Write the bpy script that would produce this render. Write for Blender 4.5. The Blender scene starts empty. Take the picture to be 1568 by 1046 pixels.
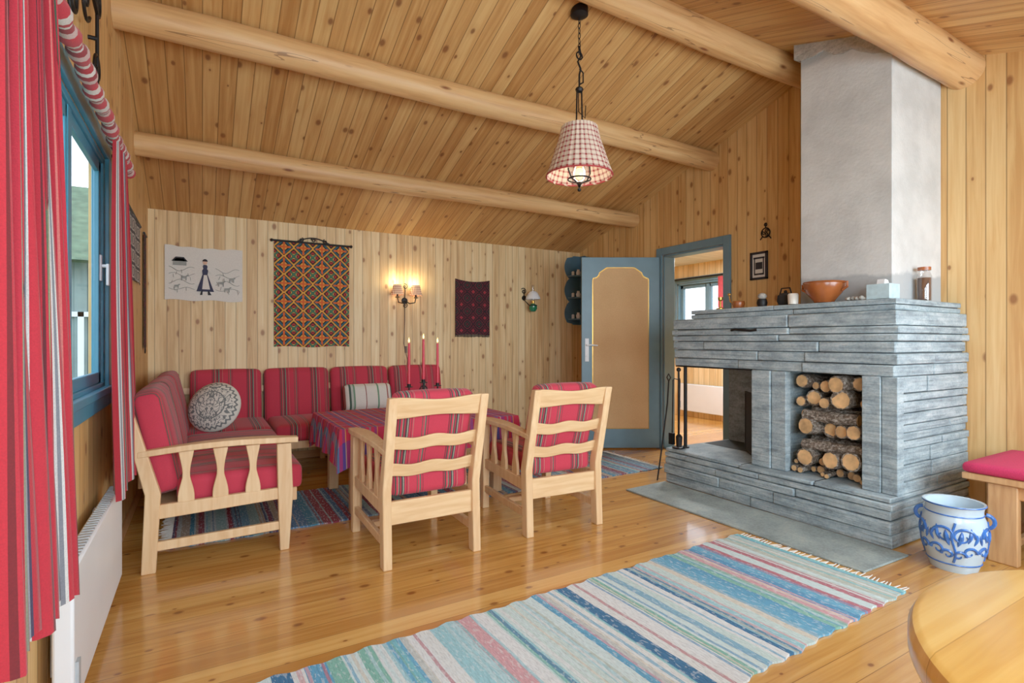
import bpy, bmesh, math, random
from mathutils import Matrix, Vector
random.seed(7)
R=random.random
def U(a,b): return a+(b-a)*random.random()
def srgb(r,g,b):
    f=lambda c:(c/255/12.92) if c/255<=.04045 else ((c/255+.055)/1.055)**2.4
    return (f(r),f(g),f(b),1.0)
def desat(c,k):
    l=.3*c[0]+.59*c[1]+.11*c[2]; return tuple(v+(l-v)*k for v in c)
sc=bpy.context.scene
try:
    sc.view_settings.view_transform='Standard'
    sc.view_settings.look='None'
    sc.view_settings.exposure=-0.04
    sc.view_settings.gamma=1.18
except Exception as e: print(e)

# ---------------- material helper ----------------
class M:
    def __init__(s,name,rough=.6,metal=0.0,col=None,spec=None):
        s.m=bpy.data.materials.new(name); s.m.use_nodes=True
        s.nt=s.m.node_tree; s.b=s.nt.nodes['Principled BSDF']
        s.b.inputs['Roughness'].default_value=rough
        s.b.inputs['Metallic'].default_value=metal
        if spec is not None: s.b.inputs['Specular IOR Level'].default_value=spec
        if col: s.b.inputs['Base Color'].default_value=col
        s._c={}
    def put(s,sock,v):
        if isinstance(v,bpy.types.NodeSocket): s.nt.links.new(v,sock)
        else: sock.default_value=v
    def math(s,op,a,b=0.0,c=0.0):
        n=s.nt.nodes.new('ShaderNodeMath'); n.operation=op
        s.put(n.inputs[0],a); s.put(n.inputs[1],b); s.put(n.inputs[2],c); return n.outputs[0]
    def xyz(s,src='Object'):
        if src not in s._c:
            t=s.nt.nodes.new('ShaderNodeTexCoord'); q=s.nt.nodes.new('ShaderNodeSeparateXYZ')
            s.nt.links.new(t.outputs[src],q.inputs[0]); s._c[src]=(q.outputs[0],q.outputs[1],q.outputs[2])
        return s._c[src]
    def vec(s,x,y,z=0.0):
        n=s.nt.nodes.new('ShaderNodeCombineXYZ'); s.put(n.inputs[0],x);s.put(n.inputs[1],y);s.put(n.inputs[2],z); return n.outputs[0]
    def noise(s,v,scale=5,detail=3,rough=.5,dist=0.0):
        n=s.nt.nodes.new('ShaderNodeTexNoise'); s.put(n.inputs['Vector'],v)
        n.inputs['Scale'].default_value=scale;n.inputs['Detail'].default_value=detail;n.inputs['Roughness'].default_value=rough
        n.inputs['Distortion'].default_value=dist
        return n.outputs[0]
    def wn1(s,w):
        n=s.nt.nodes.new('ShaderNodeTexWhiteNoise'); n.noise_dimensions='1D'; s.put(n.inputs['W'],w); return n.outputs['Value']
    def vor(s,v,dim='2D',scale=1,rnd=1.0):
        n=s.nt.nodes.new('ShaderNodeTexVoronoi'); n.voronoi_dimensions=dim
        if dim=='1D': s.put(n.inputs['W'],v)
        else: s.put(n.inputs['Vector'],v)
        n.inputs['Scale'].default_value=scale; n.inputs['Randomness'].default_value=rnd
        q=s.nt.nodes.new('ShaderNodeSeparateColor'); s.nt.links.new(n.outputs['Color'],q.inputs[0])
        return n.outputs['Distance'],q.outputs[0],q.outputs[1]
    def ramp(s,f,stops,interp='LINEAR'):
        n=s.nt.nodes.new('ShaderNodeValToRGB'); cr=n.color_ramp; cr.interpolation=interp
        while len(cr.elements)<len(stops): cr.elements.new(.5)
        for i,(p,c) in enumerate(stops): cr.elements[i].position=p
        for i,(p,c) in enumerate(stops): cr.elements[i].color=c
        s.put(n.inputs[0],f); return n.outputs[0]
    def mix(s,f,a,b,mode='MIX'):
        n=s.nt.nodes.new('ShaderNodeMix'); n.data_type='RGBA'; n.blend_type=mode
        s.put(n.inputs[0],f); s.put(n.inputs[6],a); s.put(n.inputs[7],b); return n.outputs[2]
    def rng(s,v,a,b,c=0.0,d=1.0):
        n=s.nt.nodes.new('ShaderNodeMapRange'); s.put(n.inputs[0],v)
        n.inputs[1].default_value=a;n.inputs[2].default_value=b;n.inputs[3].default_value=c;n.inputs[4].default_value=d
        return n.outputs[0]
    def base(s,c): s.put(s.b.inputs['Base Color'],c); return s
    def bump(s,h,st=.3,dist=.01):
        n=s.nt.nodes.new('ShaderNodeBump'); n.inputs['Strength'].default_value=st; n.inputs['Distance'].default_value=dist
        s.put(n.inputs['Height'],h); s.nt.links.new(n.outputs[0],s.b.inputs['Normal'])
    def emit(s,c,st):
        s.put(s.b.inputs['Emission Color'],c); s.b.inputs['Emission Strength'].default_value=st

def plain(name,rgb,rough=.5,metal=0.0,var=.12,sc_=30):
    m=M(name,rough,metal); x,y,z=m.xyz()
    n=m.noise(m.vec(x,y,z),sc_,3)
    c=srgb(*rgb); d=tuple(v*(1-var) for v in c[:3])+(1,); l=tuple(min(1,v*(1+var)) for v in c[:3])+(1,)
    m.base(m.ramp(n,[(.3,d),(.7,l)])); return m.m

def boards(name,u,v,w,lo,mid,hi,knotc,rough=.55,gapd=.35,ks=6.0,kprob=.45,bvar=.36,coat=0,gap=.47,ds=.03,kz=1.0):
    lo,mid,hi=[desat((c[0]-2,c[1]+5,c[2]-1),ds) for c in (lo,mid,hi)]
    m=M(name,rough); P=dict(zip('xyz',m.xyz())); a=P[u]; b=P[v]
    t=m.math('DIVIDE',a,w); i=m.math('FLOOR',t); fr=m.math('SUBTRACT',t,i); rn=m.wn1(i)
    g=m.noise(m.vec(m.math('MULTIPLY',a,38),m.math('MULTIPLY_ADD',b,1.6,m.math('MULTIPLY',rn,30)),m.math('MULTIPLY',i,3.7)),1.0,4,.55,.6)
    f=m.math('ADD',m.math('MULTIPLY_ADD',m.math('SUBTRACT',rn,.5),bvar,.0),g)
    col=m.ramp(f,[(.25,srgb(*lo)),(.5,srgb(*mid)),(.78,srgb(*hi))])
    dist,c1,c2=m.vor(m.vec(m.math('MULTIPLY_ADD',rn,5,m.math('MULTIPLY',a,ks)),m.math('MULTIPLY_ADD',b,ks*.62,m.math('MULTIPLY',rn,17))))
    size=m.math('MULTIPLY_ADD',c2,.08*kz,.035*kz)
    k=m.math('SUBTRACT',1.0,m.rng(m.math('DIVIDE',dist,size),.55,1.15))
    k=m.math('MULTIPLY',k,m.math('LESS_THAN',c1,kprob))
    halo=m.math('MULTIPLY',m.math('SUBTRACT',1.0,m.rng(m.math('DIVIDE',dist,size),1.0,3.0)),m.math('LESS_THAN',c1,kprob))
    col=m.mix(m.math('MULTIPLY',halo,.3),col,srgb(*lo))
    col=m.mix(m.math('MULTIPLY',k,.78),col,srgb(*knotc))
    gp=m.math('GREATER_THAN',m.math('ABSOLUTE',m.math('SUBTRACT',fr,.5)),gap)
    dk=tuple(c*gapd for c in srgb(*lo)[:3])+(1,)
    col=m.mix(m.math('MULTIPLY',gp,.7),col,dk)
    m.base(col); m.bump(m.math('SUBTRACT',1.0,gp),.5,.004)
    if coat: m.b.inputs['Coat Weight'].default_value=coat; m.b.inputs['Coat Roughness'].default_value=.1
    return m.m

def wood(name,lo,hi,ax='z',rough=.45):
    m=M(name,rough); x,y,z=m.xyz(); s={'x':(4,40,40),'y':(40,4,40),'z':(40,40,4)}[ax]
    n=m.noise(m.vec(m.math('MULTIPLY',x,s[0]),m.math('MULTIPLY',y,s[1]),m.math('MULTIPLY',z,s[2])),1,4,.5,.5)
    m.base(m.ramp(n,[(.3,srgb(*lo)),(.7,srgb(*hi))])); return m.m

# ---------------- geometry helpers ----------------
I4=Matrix.Identity(4)
def T(x,y,z): return Matrix.Translation((x,y,z))
def RZ(a): return Matrix.Rotation(a,4,'Z')
def RX(a): return Matrix.Rotation(a,4,'X')
def RY(a): return Matrix.Rotation(a,4,'Y')
def nb(): return bmesh.new()
def box(bm,a,b,m=I4):
    c=[(a[i]+b[i])/2 for i in range(3)]; s=[abs(b[i]-a[i]) for i in range(3)]
    bmesh.ops.create_cube(bm,size=1,matrix=m@T(*c)@Matrix.Diagonal((*s,1))); return bm
def cyl(bm,p0,p1,r0,r1=None,seg=20,m=I4,caps=True):
    p0=Vector(p0);p1=Vector(p1);d=p1-p0; r1=r0 if r1 is None else r1
    q=d.to_track_quat('Z','Y').to_matrix().to_4x4()
    bmesh.ops.create_cone(bm,cap_ends=caps,segments=seg,radius1=r0,radius2=r1,depth=d.length,matrix=m@Matrix.Translation((p0+p1)/2)@q); return bm
def sph(bm,c,r,m=I4,s=(1,1,1),u=20,v=12):
    bmesh.ops.create_uvsphere(bm,u_segments=u,v_segments=v,radius=r,matrix=m@T(*c)@Matrix.Diagonal((*s,1))); return bm
def lathe(bm,prof,seg=32,m=I4):
    rings=[]
    for r,z in prof:
        if r<1e-5: rings.append([bm.verts.new(m@Vector((0,0,z)))])
        else: rings.append([bm.verts.new(m@Vector((r*math.cos(2*math.pi*k/seg),r*math.sin(2*math.pi*k/seg),z))) for k in range(seg)])
    for A,B in zip(rings,rings[1:]):
        for k in range(seg):
            a=A[k%len(A)];b=A[(k+1)%len(A)];c=B[(k+1)%len(B)];d=B[k%len(B)]
            vs=[]
            for v in (a,b,c,d):
                if v not in vs: vs.append(v)
            if len(vs)>2: bm.faces.new(vs)
    return bm
def prism(bm,pts,plane,a0,a1,m=I4):
    f={'yz':lambda p,a:(a,p[0],p[1]),'xz':lambda p,a:(p[0],a,p[1]),'xy':lambda p,a:(p[0],p[1],a)}[plane]
    A=[bm.verts.new(m@Vector(f(p,a0))) for p in pts];B=[bm.verts.new(m@Vector(f(p,a1))) for p in pts]
    bm.faces.new(A);bm.faces.new(B[::-1]);n=len(pts)
    for i in range(n): bm.faces.new((A[i],B[i],B[(i+1)%n],A[(i+1)%n]))
    return bm
def strip(bm,xs,lo,hi,y,th,m=I4):
    pr=None
    for x in xs:
        q=[]
        for zz in (lo(x),hi(x)):
            yy=y(x,zz)
            q.append(bm.verts.new(m@Vector((x,yy,zz)))); q.append(bm.verts.new(m@Vector((x,yy+th,zz))))
        cur=[q[0],q[1],q[3],q[2]]
        if pr:
            for i in range(4): bm.faces.new((pr[i],pr[(i+1)%4],cur[(i+1)%4],cur[i]))
        else: bm.faces.new(cur)
        pr=cur
    bm.faces.new(pr[::-1]); return bm
def tube(bm,pts,r,seg=8,m=I4,closed=False,caps=True):
    pts=[Vector(p) for p in pts]; n=len(pts); rings=[]; N=None
    for i,p in enumerate(pts):
        if closed: t=pts[(i+1)%n]-pts[i-1]
        else: t=pts[min(i+1,n-1)]-pts[max(i-1,0)]
        t.normalize()
        if N is None: N=t.orthogonal().normalized()
        else: N=(N-t*N.dot(t)).normalized()
        B=t.cross(N); rr=r[i] if isinstance(r,(list,tuple)) else r
        rings.append([bm.verts.new(m@(p+(N*math.cos(2*math.pi*k/seg)+B*math.sin(2*math.pi*k/seg))*rr)) for k in range(seg)])
    L=list(zip(rings,rings[1:]))
    if closed: L.append((rings[-1],rings[0]))
    for A,B in L:
        for k in range(seg): bm.faces.new((A[k],A[(k+1)%seg],B[(k+1)%seg],B[k]))
    if caps and not closed: bm.faces.new(rings[0][::-1]); bm.faces.new(rings[-1])
    return bm
def cush(bm,c,s,m=I4,r=.035,bulge=(0,0,.02),cuts=10):
    b2=nb(); bmesh.ops.create_cube(b2,size=2); bmesh.ops.subdivide_edges(b2,edges=b2.edges[:],cuts=cuts,use_grid_fill=True)
    h=[v/2 for v in s]; mp={}
    for v in b2.verts:
        q=[math.sin(math.pi/2*t) for t in v.co]; p=Vector([q[i]*h[i] for i in range(3)])
        inn=Vector([max(-(h[i]-r),min(h[i]-r,p[i])) for i in range(3)]); d=p-inn
        if d.length>1e-7: p=inn+d.normalized()*r
        for i in range(3):
            j,k=(i+1)%3,(i+2)%3
            p[i]+=bulge[i]*q[i]*(1-q[j]**2)*(1-q[k]**2)
        mp[v]=bm.verts.new(m@(p+Vector(c)))
    for f in b2.faces: bm.faces.new([mp[v] for v in f.verts])
    b2.free(); return bm
def spiral(c,r0,r1,turns,plane='yz',n=24,ph=0,mir=1):
    o=[]
    for i in range(n+1):
        t=i/n; a=ph+turns*2*math.pi*t; r=r0+(r1-r0)*t; p=(r*math.cos(a)*mir,r*math.sin(a))
        o.append({'yz':(c[0],c[1]+p[0],c[2]+p[1]),'xz':(c[0]+p[0],c[1],c[2]+p[1]),'xy':(c[0]+p[0],c[1]+p[1],c[2])}[plane])
    return o
def finish(name,bm,mat,parent=None,smooth=True,bevel=0,subs=0,ang=38,m=None):
    bmesh.ops.recalc_face_normals(bm,faces=bm.faces[:])
    me=bpy.data.meshes.new(name); bm.to_mesh(me); bm.free()
    o=bpy.data.objects.new(name,me); sc.collection.objects.link(o)
    for q in (mat if isinstance(mat,(list,tuple)) else [mat]): me.materials.append(q)
    if smooth:
        me.polygons.foreach_set('use_smooth',[True]*len(me.polygons))
        try: me.set_sharp_from_angle(angle=math.radians(ang))
        except Exception: pass
    if bevel:
        b=o.modifiers.new('bevel','BEVEL'); b.width=bevel; b.segments=2; b.limit_method='ANGLE'
    if parent: o.parent=parent
    elif m is not None: o.matrix_world=m
    return o
def root(name,x=0,y=0,z=0,rz=0):
    e=bpy.data.objects.new(name,None); e.empty_display_size=.1; e.location=(x,y,z); e.rotation_euler=(0,0,rz)
    sc.collection.objects.link(e); return e

# ---------------- materials ----------------
m_back=boards('pine_wall_back','x','z',.088,(206,154,104),(230,188,138),(242,210,166),(136,78,40),kprob=.68,kz=1.2)
m_side=boards('pine_wall_side','y','z',.098,(200,138,80),(220,164,104),(232,184,126),(126,68,30),kprob=.62,kz=1.15)
m_ceil=boards('pine_ceiling','x','y',.095,(178,114,60),(202,142,84),(218,166,106),(112,58,28),kprob=.65,kz=1.1)
m_floor=boards('pine_floor','y','x',.105,(182,114,52),(206,140,70),(220,160,90),(118,58,22),rough=.24,kprob=.6,ks=7,bvar=.45,coat=.6,gap=.487,ds=0)
m_next=boards('pine_wall_next','y','z',.098,(214,168,116),(234,194,146),(246,214,172),(150,92,50),kprob=.3)
m_nceil=boards('painted_ceiling','y','x',.1,(214,212,208),(232,230,226),(242,241,238),(200,190,180),kprob=.1,gapd=.6)
def logmat():
    m=M('peeled_log',.5); x,y,z=m.xyz()
    n=m.noise(m.vec(m.math('MULTIPLY',x,1.2),m.math('MULTIPLY',y,22),m.math('MULTIPLY',z,22)),1,4,.6,.4)
    c=m.ramp(n,[(.3,srgb(192,138,82)),(.5,srgb(214,164,106)),(.75,srgb(226,184,128))])
    d,c1,c2=m.vor(m.vec(m.math('MULTIPLY',x,2.6),m.math('MULTIPLY',y,9),m.math('MULTIPLY',z,9)),'3D')
    k=m.math('MULTIPLY',m.math('SUBTRACT',1.0,m.rng(d,.06,.14)),m.math('LESS_THAN',c1,.7))
    c=m.mix(k,c,srgb(124,68,34))
    n2=m.noise(m.vec(m.math('MULTIPLY',x,.7),m.math('MULTIPLY',y,14),m.math('MULTIPLY',z,14)),1,2)
    cr=m.math('LESS_THAN',m.math('ABSOLUTE',m.math('SUBTRACT',n2,.42)),.006)
    c=m.mix(m.math('MULTIPLY',cr,.6),c,srgb(100,54,28))
    m.base(c); return m.m
m_log=logmat()
m_birch=wood('light_pine_furniture',(216,170,120),(232,196,148),'z')
m_birchx=wood('light_pine_slats',(214,168,116),(232,196,146),'x')
m_oak=boards('varnished_pine_tabletop','y','x',.16,(200,136,62),(214,154,78),(226,172,98),(140,82,38),rough=.2,gapd=.7,ks=5,kprob=.3,gap=.495,ds=0)
m_benchw=wood('bench_pine',(196,142,90),(222,174,120),'z')
m_trimw=wood('pine_trim',(190,130,78),(212,156,102),'x')
m_blue=plain('blue_grey_paint',(96,130,146),.4,0,.08,8)
m_teal=plain('teal_window_paint',(58,134,162),.35,0,.08,8)
m_iron=plain('wrought_iron',(30,28,28),.5,.6,.2)
m_brass=plain('brass',(196,150,70),.3,.9,.1)
m_white=plain('white_enamel',(232,236,240),.35,0,.02,5)
m_cream=plain('cream_ceramic',(226,220,208),.3,0,.04,10)
m_cordm=plain('brown_cord',(90,60,42),.5)
m_dark=plain('soot',(34,32,32),.9)
def burlap():
    m=M('burlap_panel',.8); x,y,z=m.xyz()
    n=m.noise(m.vec(x,y,z),260,2)
    n2=m.noise(m.vec(x,y,z),3,2)
    c=m.mix(.5,m.ramp(n,[(.3,srgb(190,144,92)),(.7,srgb(224,182,130))]),m.ramp(n2,[(.3,srgb(204,158,106)),(.7,srgb(222,180,128))]))
    m.base(c); m.bump(n,.3,.002); return m.m
m_panel=burlap()
def stone(name,lo,mid,hi,s=9,b=.6,n2k=.35,strata=0):
    m=M(name,.75); x,y,z=m.xyz()
    n=m.noise(m.vec(x,y,m.math('MULTIPLY',z,2.5)),s,6,.65)
    n2=m.noise(m.vec(x,y,z),70,3,.6)
    f=m.math('MULTIPLY_ADD',n2,n2k,m.math('MULTIPLY',n,1.03-n2k))
    c=m.ramp(f,[(.36,srgb(*lo)),(.5,srgb(*mid)),(.66,srgb(*hi))]); h=m.math('ADD',n,m.math('MULTIPLY',n2,.4))
    if strata:
        q=m.noise(m.vec(m.math('MULTIPLY',x,2.2),m.math('MULTIPLY',y,2.2),m.math('MULTIPLY',z,60)),1,3,.55)
        c=m.mix(strata,c,m.ramp(q,[(.36,(.35,.37,.38,1)),(.5,(.9,.9,.9,1)),(.7,(1,1,1,1))]),'MULTIPLY'); h=m.math('MULTIPLY_ADD',q,1.4,h)
    m.base(c); m.bump(h,b,.014); return m.m
m_stone=stone('slate_stone',(120,136,144),(150,168,176),(184,198,202),7,.6,.3,.45)
m_slab=stone('slate_floor_slab',(112,122,120),(136,148,146),(160,170,164),5,.3)
def plaster():
    m=M('chimney_plaster',.85); x,y,z=m.xyz()
    n=m.noise(m.vec(x,y,z),4,5,.6); n2=m.noise(m.vec(x,y,z),60,3)
    c=m.ramp(n,[(.35,srgb(190,190,187)),(.6,srgb(208,208,205))])
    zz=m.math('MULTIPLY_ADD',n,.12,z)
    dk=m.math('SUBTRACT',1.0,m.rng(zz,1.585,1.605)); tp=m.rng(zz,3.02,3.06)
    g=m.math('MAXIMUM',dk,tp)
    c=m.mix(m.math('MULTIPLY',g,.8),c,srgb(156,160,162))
    m.base(c); m.bump(m.math('ADD',n,n2),.2,.01); return m.m
m_plaster=plaster()
m_mortar=stone('rough_mortar',(140,138,132),(172,170,164),(198,194,188),14)

def stripes(name,axis,period,stops,rough=.85,src='Object',nz=.12,wob=0.0):
    m=M(name,rough); P=dict(zip('xyz',m.xyz(src))); a=P[axis]
    x,y,z=m.xyz('Object')
    fr=m.math('FRACT',m.math('DIVIDE',a,period))
    c=m.ramp(fr,[(p,srgb(*q)) for p,q in stops],'CONSTANT')
    n=m.noise(m.vec(x,y,z),350,2)
    c=m.mix(nz*2,c,m.ramp(n,[(.3,(.25,.25,.25,1)),(.7,(1,1,1,1))]),'MULTIPLY')
    m.base(c); m.bump(n,.25,.002); m.b.inputs['Sheen Weight'].default_value=.1; return m.m
RED=(194,42,64);RED2=(170,30,52)
fab=[(0,RED),(.26,(96,30,40)),(.275,RED2),(.30,(50,66,58)),(.325,RED),(.36,(150,144,122)),(.375,(66,60,54)),(.395,RED2),(.42,(84,34,42)),(.435,(50,62,58)),(.455,(166,156,136)),(.47,(70,48,50)),(.485,RED),(.52,(84,28,40)),(.535,RED),(.56,(140,130,110)),(.57,RED),(.72,RED2),(.73,(84,74,64)),(.745,RED),(.78,(120,112,94)),(.795,(60,66,60)),(.81,RED),(.84,(80,36,42)),(.855,RED)]
m_fx=stripes('red_woven_fabric_x','x',.27,fab)
m_fy=stripes('red_woven_fabric_y','y',.27,fab)
m_pink=plain('red_wool_cushion',(200,40,86),.9,0,.15,200)
cur=[(0,(160,18,34)),(.09,(186,182,178)),(.11,(110,112,120)),(.135,(196,194,190)),(.155,(176,26,42)),(.25,(104,12,22)),(.28,(180,30,46)),(.37,(76,92,72)),(.395,(140,138,100)),(.41,(110,40,44)),(.44,(182,36,50)),(.53,(198,192,188)),(.555,(130,134,142)),(.58,(52,44,72)),(.60,(170,22,40)),(.70,(190,96,90)),(.72,(168,22,38)),(.78,(80,14,24)),(.80,(170,24,42)),(.88,(120,120,100)),(.90,(60,56,80)),(.915,(176,26,42))]
m_cur=stripes('striped_curtain_fabric','x',.26,cur,.9,'UV',.14)
m_rod=stripes('striped_valance_fabric','y',.16,[(0,(190,36,54)),(.3,(214,206,200)),(.45,(180,30,46)),(.6,(220,214,210)),(.7,(150,28,42)),(.85,(208,176,172))],.8)
def plaid(name,u,v,p,A,B):
    m=M(name,.85); P=dict(zip('xyz',m.xyz()))
    f1=m.math('FRACT',m.math('DIVIDE',P[u],p)); f2=m.math('FRACT',m.math('DIVIDE',P[v],p))
    c=m.mix(.5,m.ramp(f1,[(q,srgb(*w)) for q,w in A],'CONSTANT'),m.ramp(f2,[(q,srgb(*w)) for q,w in B],'CONSTANT'))
    m.base(c); return m.m
PL=[(0,(200,36,70)),(.22,(54,84,164)),(.34,(200,42,74)),(.42,(236,216,212)),(.46,(84,56,144)),(.60,(200,36,70)),(.7,(56,144,164)),(.76,(200,36,70)),(.86,(66,56,134)),(.95,(236,200,86)),(.975,(184,34,64))]
m_cloth=plaid('plaid_tablecloth','x','y',.20,PL,PL)
def ging(name):
    m=M(name,.8); x,y,z=m.xyz()
    an=m.math('MULTIPLY',m.math('ARCTAN2',y,x),32/(2*math.pi))
    a=m.math('GREATER_THAN',m.math('FRACT',an),.66); b=m.math('GREATER_THAN',m.math('FRACT',m.math('MULTIPLY',z,30)),.66)
    c=m.mix(m.math('MULTIPLY',m.math('ADD',a,b),.5),srgb(226,208,188),srgb(150,40,44))
    m.base(c); m.emit(c,.03); return m.m
m_ging=ging('gingham_lampshade')
def gingwarm():
    m=M('gingham_sconce_shade',.8); x,y,z=m.xyz()
    an=m.math('FRACT',m.math('MULTIPLY',x,70)); b=m.math('FRACT',m.math('MULTIPLY',z,50))
    f=m.math('MULTIPLY',m.math('ADD',m.math('GREATER_THAN',an,.6),m.math('GREATER_THAN',b,.65)),.5)
    c=m.mix(f,srgb(240,206,166),srgb(160,56,48)); m.base(c); m.emit(c,.22); return m.m
m_gingw=gingwarm()
def ragrug(name,sc_,pal,off=0.0,dk=.4):
    m=M(name,.95); x,y,z=m.xyz()
    nn=m.noise(m.vec(x,y,z),6,2)
    w=m.math('ADD',m.math('MULTIPLY',x,sc_),m.math('MULTIPLY_ADD',nn,.12,off))
    d,c1,c2=m.vor(w,'1D')
    n=len(pal)
    c=m.ramp(c1,[(i/n,srgb(*p)) for i,p in enumerate(pal)],'CONSTANT')
    d2,e1,e2=m.vor(m.math('ADD',m.math('MULTIPLY',w,4.3),5.0),'1D')
    c=m.mix(m.math('MULTIPLY',m.math('LESS_THAN',e1,.3),.75),c,m.ramp(e2,[(i/n,srgb(*p)) for i,p in enumerate(pal[::-1])],'CONSTANT'))
    g=m.noise(m.vec(m.math('MULTIPLY',x,160),m.math('MULTIPLY',y,35),0.0),1,3,.6)
    c=m.mix(dk,c,m.ramp(g,[(.3,(.3,.3,.32,1)),(.55,(.9,.9,.9,1)),(.75,(1,1,1,1))]),'MULTIPLY')
    h=m.noise(m.vec(m.math('MULTIPLY',x,90),m.math('MULTIPLY',y,30),4.0),1,2,.6)
    c=m.mix(m.math('MULTIPLY',m.math('GREATER_THAN',h,.58),.35),c,srgb(222,230,232))
    m.base(c); m.bump(g,.8,.008); return m.m
P1=[(208,228,228),(92,162,200),(224,228,226),(122,196,204),(176,212,218),(190,198,184),(104,172,206),(212,160,166),(200,222,218),(56,112,156),(152,204,214),(216,210,194),(126,186,170),(186,112,124),(226,230,230),(84,150,194)]
P2=[(80,124,164),(150,70,84),(110,160,190),(70,86,124),(186,198,200),(124,66,80),(72,136,166),(174,156,138),(60,94,138),(144,54,72),(150,186,188),(90,98,124)]
m_rug1=ragrug('rag_rug_light',18,P1); m_rug2=ragrug('rag_rug_dark',22,P2,3.3)
def weave(name,cell,px,stops,star=.3,alt=False):
    m=M(name,.95); x,y,z=m.xyz()
    qx=m.math('MULTIPLY',m.math('ADD',m.math('FLOOR',m.math('DIVIDE',x,px)),.5),px); qz=m.math('MULTIPLY',m.math('ADD',m.math('FLOOR',m.math('DIVIDE',z,px)),.5),px)
    fx=m.math('MULTIPLY',m.math('ABSOLUTE',m.math('SUBTRACT',m.math('FRACT',m.math('DIVIDE',qx,cell)),.5)),2)
    fz=m.math('MULTIPLY',m.math('ABSOLUTE',m.math('SUBTRACT',m.math('FRACT',m.math('DIVIDE',qz,cell)),.5)),2)
    s=m.math('MULTIPLY',m.math('ADD',fx,fz),.5)
    s=m.math('MULTIPLY_ADD',m.math('ABSOLUTE',m.math('SUBTRACT',fx,fz)),star,s)
    c=m.ramp(s,[(p,srgb(*q)) for p,q in stops],'CONSTANT')
    if alt:
        mn=m.math('MINIMUM',fx,fz); cross=m.math('MULTIPLY',m.math('LESS_THAN',mn,.13),m.math('LESS_THAN',s,.40))
        c=m.mix(cross,c,srgb(214,96,44))
        mx=m.math('MAXIMUM',fx,fz); dg=m.math('LESS_THAN',m.math('ABSOLUTE',m.math('SUBTRACT',fx,fz)),.12)
        dg=m.math('MULTIPLY',dg,m.math('GREATER_THAN',s,.56))
        c=m.mix(dg,c,srgb(60,110,84))
    n=m.noise(m.vec(x,y,z),300,2)
    c=m.mix(.25,c,m.ramp(n,[(.3,(.3,.3,.3,1)),(.7,(1,1,1,1))]),'MULTIPLY'); m.base(c); m.bump(n,.4,.003); return m.m
m_tap=weave('woven_tapestry_pattern',.172,.0086,[(0,(160,44,46)),(.12,(226,164,66)),(.22,(34,38,44)),(.34,(44,96,116)),(.42,(34,36,38)),(.47,(226,160,64)),(.56,(34,36,38)),(.68,(168,48,50)),(.76,(34,36,38)),(.84,(220,150,60)),(.93,(44,96,116))],0.0,True)
m_tap2=weave('dark_tapestry_pattern',.146,.0075,[(0,(150,42,52)),(.14,(36,24,30)),(.25,(86,22,34)),(.38,(30,22,28)),(.52,(104,34,44)),(.6,(32,24,30)),(.72,(60,52,44)),(.8,(36,22,28)),(.9,(96,26,38))],-.1)
m_tap3=weave('grey_textile_pattern',.1,.01,[(0,(170,160,150)),(.3,(90,86,84)),(.5,(190,186,180)),(.7,(70,70,74))])
m_linen=plain('linen_cloth',(222,216,206),.9,0,.05,120)
m_black=plain('black_stitch',(36,34,40),.8)
m_redst=plain('red_stitch',(170,50,54),.8)
m_grey=plain('grey_stitch',(144,146,140),.8)
def glass(name,col=(1,1,1,1),fac=.05):
    m=M(name); nt=m.nt; tr=nt.nodes.new('ShaderNodeBsdfTransparent'); tr.inputs[0].default_value=col
    gl=nt.nodes.new('ShaderNodeBsdfGlossy'); gl.inputs['Roughness'].default_value=.03
    mx=nt.nodes.new('ShaderNodeMixShader'); mx.inputs[0].default_value=fac
    nt.links.new(tr.outputs[0],mx.inputs[1]); nt.links.new(gl.outputs[0],mx.inputs[2])
    nt.links.new(mx.outputs[0],nt.nodes['Material Output'].inputs[0]); return m.m
m_glass=glass('window_glass')
m_glassb=glass('clear_glass',(.88,.88,.88,1),.12)
m_green=plain('green_glass',(30,110,76),.1)
m_bulb=M('warm_bulb'); m_bulb.base(srgb(255,220,160)); m_bulb.emit(srgb(255,205,130),3.0); m_bulb=m_bulb.m
m_flame=M('candle_flame'); m_flame.base(srgb(255,220,140)); m_flame.emit(srgb(255,200,110),6); m_flame=m_flame.m
m_candle=plain('red_candle_wax',(200,34,56),.4,0,.05)
m_bark=stone('birch_bark',(48,40,34),(108,94,80),(196,188,178),24,.8,.55)
m_cut=plain('cut_log_end',(212,166,112),.7,0,.38,14)
m_copper=plain('brown_glazed_pottery',(150,78,36),.25,0,.2,12)
m_peb=stone('pebbles',(120,116,108),(160,156,148),(200,196,186),30)

# ---------------- room shell ----------------
XL,XR,YB,YF=-.40,4.17,5.45,-.60
RID=2.46
def zc(y): return 4.073-.335*y if y>RID else 2.425+.335*y
def gable(name,x0,x1,ops,mat,y0=YF-.15,y1=YB+.15):
    cuts=sorted(set([y0,y1,RID]+[o[0] for o in ops]+[o[1] for o in ops])); bm=nb()
    for a,b in zip(cuts,cuts[1:]):
        ivs=[(0,None)]
        for o in ops:
            if a>=o[0]-1e-6 and b<=o[1]+1e-6: ivs=([(0,o[2])] if o[2]>0 else [])+[(o[3],None)]
        for z0,z1 in ivs:
            prism(bm,[(a,z0),(b,z0),(b,z1 if z1 else zc(b)+.06),(a,z1 if z1 else zc(a)+.06)],'yz',x0,x1)
    return finish(name,bm,mat,smooth=False)
WL=(1.45,3.14,.90,1.98)
DR=(3.27,4.03,0,2.02)
gable('wall_left',XL-.06,XL,[WL],m_side)
gable('wall_right',XR,XR+.15,[DR],m_side)
bm=nb(); box(bm,(XL-.06,YB,0),(XR+.15,YB+.15,2.30)); finish('wall_back',bm,m_back,smooth=False)
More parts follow.
